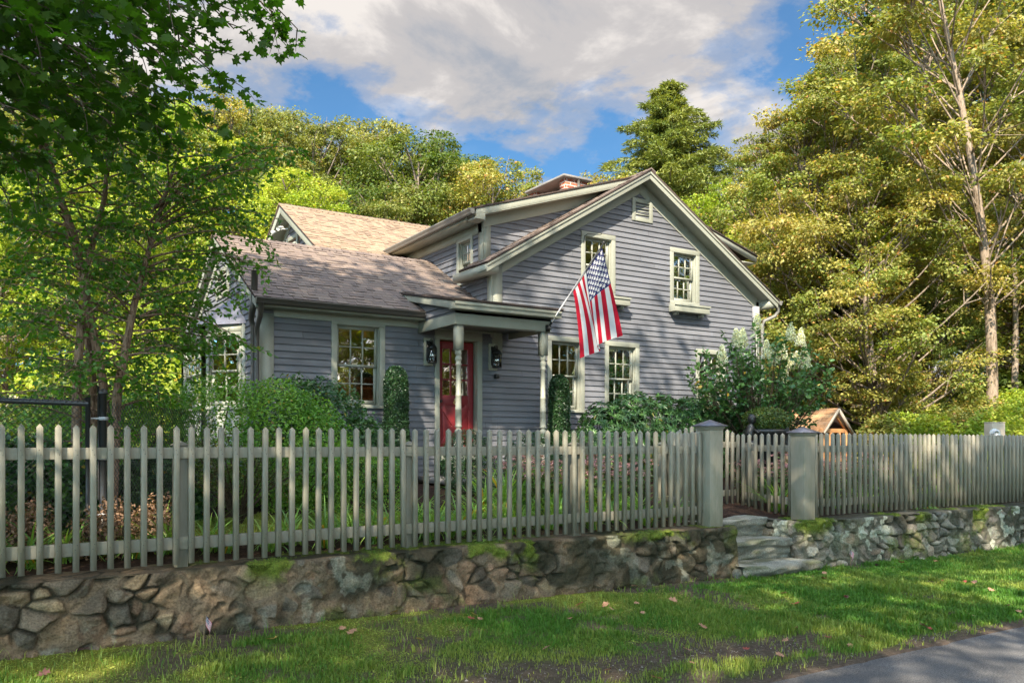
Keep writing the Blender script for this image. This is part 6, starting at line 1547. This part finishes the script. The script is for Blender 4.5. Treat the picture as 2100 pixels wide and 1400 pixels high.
    for k in range(20):
        a = k * math.pi / 10; mb.lathe([(.0, .33), (.035, .38), (.04, .46), (.028, .54), (0, .58)], (.265 * math.cos(a), .265 * math.sin(a), 0), 6)
    mb.build('bowl', M['black'], root, smooth=True)
    for s in (-1, 1):
        mb = MB(); q = s * .40
        mb.tube([(q * .85, 0, .42), (q * 1.12, -.02, .55), (q * 1.16, -.03, .68), (q * 1.08, -.03, .80), (q * 1.03, -.03, .86)], [.05, .085, .09, .07, .035], 10)
        mb.lathe([(0, .84), (.05, .86), (.075, .92), (.07, .98), (.035, 1.02), (0, 1.03)], (q * 1.0, -.03, 0), 12)
        mb.tube([(q * 1.1, -.05, .78), (q * .98, -.16, .70), (q * .82, -.16, .74)], [.035, .028, .02], 8); mb.tube([(q * 1.16, .02, .78), (q * 1.3, -.05, .66), (q * 1.42, -.1, .70)], [.035, .028, .018], 8)
        mb.tube([(q * 1.14, -.06, .52), (q * 1.28, -.18, .54), (q * 1.2, -.2, .38)], [.05, .045, .025], 8)
        for (ax, az) in ((.03, 1.0), (-.03, 1.01), (0, .97)): mb.lathe([(0, -.02), (.03, 0), (0, .02)], (q + ax, -.09 if az < 1 else -.02, az), 8)
        mb.build('cherub_handle', M['black'], root, smooth=True)
    shrub('boxwood_ball', 'round light green boxwood ball growing in the iron urn', 'shrub', [(x, y, 1.42, .40, .38, .20), (x, y, 1.35, .36, .34, .2)], 9000, .032, M['lf_boxlight'], 'oval', 120, shell=.25, stems=5, loc=(x, y, 1.2))
    # sunlit azaleas beyond the right fence
    G = 'sunlit azaleas beyond the right fence'
    for k, (px, Z, w, top, lab) in enumerate([(1818, 19.5, 52, 852, 'glossy yellow green shrub just right of the well roof'), (1850, 21, 55, 850, 'yellow green azalea second right of the well roof'), (1910, 19, 60, 852, 'gold tinged azalea in the middle of the sunny row'), (1975, 20, 60, 838, 'bushy azalea below the pale leaning trunk'), (2040, 18.5, 60, 842, 'azalea behind the beige meter box'), (2100, 19.5, 60, 820, 'tall azalea at the right picture edge'), (2000, 23, 80, 815, 'higher azalea in the second row behind the sunny ones'), (2090, 24, 80, 800, 'upper azalea of the second row at the right edge'), (1880, 24, 80, 835, 'azalea of the second row left of the pale trunk')]):
        x, y = at(px, Z); g = float(ground_z(x, y)); t = topz(top, Z); r = w / FPX * Z
        shrub('azalea_bush', lab, 'shrub', [(x, y, g + (t - g) * .45, r, r, (t - g) * .56), (x + r * .6, y - r * .3, g + (t - g) * .3, r * .7, r * .7, (t - g) * .45), (x - r * .5, y + r * .2, g + (t - g) * .35, r * .7, r * .7, (t - g) * .5)], 9000, .085, M['lf_lime' if k % 3 else 'lf_gold'], 'oval', 130 + k, shell=.35, stems=8, rough=.3, group=G)
    # undergrowth on the shady forest floor and left slope
    for k, (px, Z, w, top, m) in enumerate([(1640, 26, 90, 820, 'lf_green'), (1760, 27, 90, 800, 'lf_green'), (1870, 29, 90, 790, 'lf_olive'), (1960, 31, 90, 770, 'lf_green'), (2060, 29, 90, 760, 'lf_green'), (1700, 33, 120, 780, 'lf_green'), (1830, 36, 120, 760, 'lf_olive'), (2150, 27, 90, 740, 'lf_green'), (330, 20, 110, 720, 'lf_lime'), (420, 22, 90, 700, 'lf_lime'), (160, 17, 90, 760, 'lf_green'), (250, 24, 110, 690, 'lf_lime')]):
        x, y = at(px, Z); g = float(ground_z(x, y)); t = topz(top, Z); r = w / FPX * Z
        shrub('understory_shrub', 'leafy undergrowth shrub on the wooded slope', 'shrub', [(x, y, g + (t - g) * .4, r, r, (t - g) * .6), (x + r, y, g + (t - g) * .3, r * .8, r, (t - g) * .5), (x - r, y + .5, g + (t - g) * .3, r * .8, r, (t - g) * .5)], 9000, .15, M[m], 'dia', 160 + k, shell=.5, stems=8, rough=.35, group='undergrowth shrubs on the slope')

def build_chainlink():
    M['cl_black'] = paint('black_vinyl_wire', (.03, .03, .03), .1, .35, 0, spec=.5)
    def mesh_panel(root, a, b, z0, z1, cell=.052):
        a, b = Vector(a), Vector(b); L = (b - a).length; u = (b - a) / L; mb = MB(); H = z1 - z0; n = int((L + H) / cell); r = .0024; up = Vector((0, 0, 1)); nn = u.cross(up)
        for k in range(n):
            for sg in (1, -1):
                s0 = k * cell - (H if sg > 0 else 0); pts = []
                t0 = max(0, -s0) if sg > 0 else max(0, s0 - L); t1 = min(H, L - s0) if sg > 0 else min(H, s0)
                if t1 - t0 < .02: continue
                p = a + u * (s0 + sg * t0) + up * (z0 + t0) + nn * (.002 * sg); q = a + u * (s0 + sg * t1) + up * (z0 + t1) + nn * (.002 * sg)
                d = (q - p).normalized(); e1 = nn * r; e2 = d.cross(nn).normalized() * r
                P = [p - e1 - e2 * .6, p + e1 - e2 * .6, p + e2]; Q = [q - e1 - e2 * .6, q + e1 - e2 * .6, q + e2]
                i = [mb.vert(x) for x in P + Q]
                for f in ((0, 1, 4, 3), (1, 2, 5, 4), (2, 0, 3, 5)): mb.poly([i[j] for j in f])
        mb.build('wire_mesh', M['cl_black'], root)
    g = thing('chain_link_gate', 'black chain link gate at the left edge behind the pickets', 'gate', (0, 0, 0))
    mesh_panel(g, (-1.2, 8.05, 0), (.78, 8.2, 0), .12, 1.36)
    mb = MB(); mb.tube([(-1.2, 8.05, 1.37), (.78, 8.2, 1.345)], .024, 10); mb.tube([(-1.2, 8.05, .1), (.78, 8.2, .1)], .02, 10); mb.tube([(.78, 8.2, .08), (.78, 8.2, 1.40)], .021, 10); mb.build('gate_frame', M['cl_black'], g)
    mb = MB()
    for k in range(44): x = -1.2 + k * .045; mb.tube([(x, 8.05 + (x + 1.2) * .076 - .024, 1.35), (x + .02, 8.05 + (x + 1.2) * .076, 1.375 + .02), (x + .035, 8.05 + (x + 1.2) * .076 + .02, 1.34)], .004, 4, False)
    mb.build('knuckle', M['cl_black'], g)
    f = thing('chain_link_fence', 'black chain link fence running back from its capped post toward the hedge', 'fence', (0, 0, 0))
    mesh_panel(f, (.92, 8.24, 0), (2.3, 10.1, 0), .1, 1.36)
    mb = MB(); mb.tube([(.90, 8.2, -.05), (.90, 8.2, 1.43)], .03, 12); mb.lathe([(.042, 1.43), (.042, 1.445), (.03, 1.47), (.0, 1.485)], (.90, 8.2, 0), 12)
    mb.tube([(.862, 8.19, .5), (.862, 8.19, 1.5)], .008, 6); mb.build('post', M['cl_black'], f, smooth=True)
    for z in (.35, .85, 1.2): mb = MB(); mb.lathe([(.043, z), (.043, z + .03)], (.90, 8.2, 0), 10); mb.tube([(.90, 8.16, z + .015), (.80, 8.17, z + .015)], .008, 6); mb.build('hinge', M['steel'], f)

def build_extras():
    # well roof
    x, y = at(1716, 20.5); g = .45; a = math.radians(38); dx_ = Vector((CP, -SP, 0)); dz_ = Vector((SP, CP, 0))
    nrm = (dx_ * math.sin(a) - dz_ * math.cos(a)); ang = math.atan2(nrm.y, nrm.x) + math.pi / 2       # local -y faces nrm
    root = thing('well_roof', 'small open cedar well house with shingled gable roof beyond the fence', 'shelter', (x, y, 0), ang)
    W, Ln, ze, zp = .62, 2.1, 1.27, 1.85; sl = math.hypot(W, zp - ze)
    tan = [(.36, .2, .10), (.42, .25, .13), (.30, .16, .08), (.38, .22, .12)]
    shingles('roof', (-W - .03, 0 + Ln, ze - .02), (0, -1, 0), (W, 0, zp - ze), Ln + .05, sl + .03, root, 31, pal=tan)
    shingles('roof', (W + .03, -.05, ze - .02), (0, 1, 0), (-W, 0, zp - ze), Ln + .05, sl + .03, root, 32, pal=tan)
    mb = MB()
    for s in (-1, 1): mb.bar((s * (W + .02), -.06, ze - .04), (0, -.06, zp - .035), .03, .075)
    mb.build('rake_board', M['beige'], root)
    mb = MB()
    for yy in (.02, Ln - .1):
        for xx in (-.5, .5): mb.box(xx - .05, xx + .05, yy, yy + .1, .1, ze + .06)
        mb.box(-.62, .62, yy + .01, yy + .08, ze - .02, ze + .08); mb.bar((-.5, yy + .04, ze + .08), (0, yy + .04, zp - .12), .05, .07); mb.bar((.5, yy + .04, ze + .08), (0, yy + .04, zp - .12), .05, .07)
        mb.box(-.22, -.16, yy, yy + .06, .6, ze - .021); mb.box(.16, .22, yy, yy + .06, .6, ze - .021)
    mb.box(-.55, .55, .0, .04, .55, .62); mb.build('timber_frame', M['wood'], root, bevel=.004)
    # beige meter pedestal
    root = thing('meter_pedestal', 'beige utility box with a round white meter behind the right fence', 'utility box', (15.82, 8.35, 0)); root.rotation_euler = (0, 0, -.35)
    mb = MB(); mb.box(-.14, .14, -.1, .1, .9, 1.37); mb.box(-.145, .145, -.105, .105, 1.3705, 1.385); mb.box(-.05, .05, -.05, .05, 0, .9); mb.build('housing', M['beige'], root, bevel=.008)
    mb = MB(); mb.tube([(-.10, -.101, 1.17), (-.12, -.15, 1.17), (-.13, -.20, 1.17)], [.085, .08, .05], 18); mb.tube([(-.09, -.1, 1.17), (-.1, -.125, 1.17)], .095, 18); mb.build('meter', M['white'], root, smooth=False)
    # boulders on the left slope
    for k, (px, Z, s, lab) in enumerate([(25, 24, .75, 'large pale boulder on the left slope behind the gate'), (62, 25, .6, 'pale boulder next to the largest one on the left slope'), (100, 21, .5, 'flat stone at the foot of the left slope'), (130, 22, .45, 'small stone right of the flat one on the left slope'), (15, 17, .45, 'boulder low on the left slope near the gate rail')]):
        x, y = at(px, Z); rg = random.Random(k); bm = __import__('bmesh').new(); __import__('bmesh').ops.create_icosphere(bm, subdivisions=3, radius=s)
        for v in bm.verts:
            f = float(fbm(v.co.x * 2 + k * 9, v.co.y * 2 + v.co.z * 1.7, 3)); v.co *= .7 + .6 * f; v.co.z *= .62
        me = bpy.data.meshes.new('boulder'); bm.to_mesh(me); bm.free(); me.materials.append(M['boulder']); o = obj('boulder', me); o.location = (x, y, float(ground_z(x, y)) + s * .2); tag(o, lab, 'rock')
    # fallen leaves
    def fallen(seed):
        rg = np.random.default_rng(seed); tv, tf = TPL['maple']; v = tv.copy(); v[:, 0] -= .4; v[:, 2] += .5 * (v[:, 0] ** 2) * rg.uniform(.2, 1.2) + rg.uniform(-.2, .8) * v[:, 1] ** 2 + .08 * rg.random(len(v))
        L = np.concatenate([np.array(f) for f in tf]); return raw_mesh('fallen_leaf', v, L, np.arange(len(tf)) * 3, [M['fl_tan']])
    ms = [fallen(k) for k in range(5)]
    kinds = [('fl_tan', 'curled tan maple leaf lying on the grass verge', 'tan fallen leaves'), ('fl_red', 'dull red maple leaf lying on the grass verge', 'red fallen leaves'), ('fl_dark', 'dark purple brown leaf lying on the verge', 'dark fallen leaves'), ('fl_yel', 'yellow leaf fallen on the grass verge', 'yellow fallen leaves')]
    pts = [(1190, 1239), (1240, 1243), (1255, 1250), (1306, 1238), (1290, 1200), (975, 1262), (985, 1270), (925, 1295), (860, 1312), (700, 1290), (720, 1297), (965, 1270), (1348, 1392), (1420, 1360), (1412, 1335), (1508, 1355), (1530, 1333), (1610, 1315), (1530, 1170), (1555, 1172), (1575, 1173), (1590, 1172), (1635, 1238), (1630, 1288), (1700, 1288), (1735, 1225), (1736, 1225), (1700, 1308), (1745, 1325), (1770, 1308), (1910, 1150), (1922, 1152), (1935, 1192), (1980, 1193), (2000, 1195), (1895, 1285), (1905, 1290), (1990, 1262), (2065, 1243), (2030, 1210), (1855, 1240), (1690, 1187), (1690, 1175), (1608, 1217), (1440, 1285), (1445, 1288), (560, 1312), (700, 1225), (160, 1335), (90, 1385), (1950, 1260), (1800, 1160), (2088, 1255), (1318, 1258), (1170, 1270), (1380, 1232), (1850, 1155), (2010, 1300), (1600, 1345), (1250, 1375), (1120, 1330)]
    for k, (px, py) in enumerate(pts):
        X = (px - PCX) / FPX; rx, ry, rz_ = X * CP + SP, -X * SP + CP, -(py - HOR) / FPX
        t = 8.
        for _ in range(12): t = (float(ground_z(rx * t, ry * t)) + .02 - EYE) / rz_
        x, y = rx * t, ry * t
        if y > float(wall_front(x)) - .04: y = float(wall_front(x)) - .08
        kd = kinds[R.choice((0, 0, 0, 1, 2, 3, 0))]
        o = obj('fallen_leaf', ms[k % 5]); s = R.uniform(.055, .105); o.location = (x, y, float(ground_z(x, y)) + .03); o.scale = (s, s, s); o.rotation_euler = (R.uniform(-.5, .5), R.uniform(-.5, .5), R.uniform(0, 6.28))
        o.material_slots[0].link = 'OBJECT'; o.material_slots[0].material = M[kd[0]]; tag(o, kd[1], 'leaf', kd[2])
    mini_flag(1.43, 6.70, .24, .05, 'small faded flag on a stick at the foot of the left stone wall')
    mini_flag(9.62, 6.92, .26, -.06, 'small flag on a stick beside the bottom stone step')

# ------------------------------------------------------------------ build everything
M['cabwood'] = paint('brown_cabinet_wood', (.16, .07, .03), .2, .5, .1, 20)
M['boulder'] = paint('pale_boulder', (.38, .33, .28), .3, .9, .4, 12)
M['fl_tan'] = paint('dead_leaf_tan', (.42, .22, .13), .25, .7, 0, 30); M['fl_red'] = paint('dead_leaf_red', (.33, .07, .05), .25, .6, 0, 30)
M['fl_dark'] = paint('dead_leaf_dark', (.10, .045, .04), .25, .6, 0, 30); M['fl_yel'] = paint('dead_leaf_yellow', (.5, .32, .08), .25, .6, 0, 30)
build_ground(); build_road(); build_walls(); build_steps(); build_fences()
build_house(); build_flag()
build_background(); build_overhang(); build_birches(); build_grass(); build_garden(); build_chainlink(); build_extras()
for me in bpy.data.meshes:
    if me.users == 0: bpy.data.meshes.remove(me)
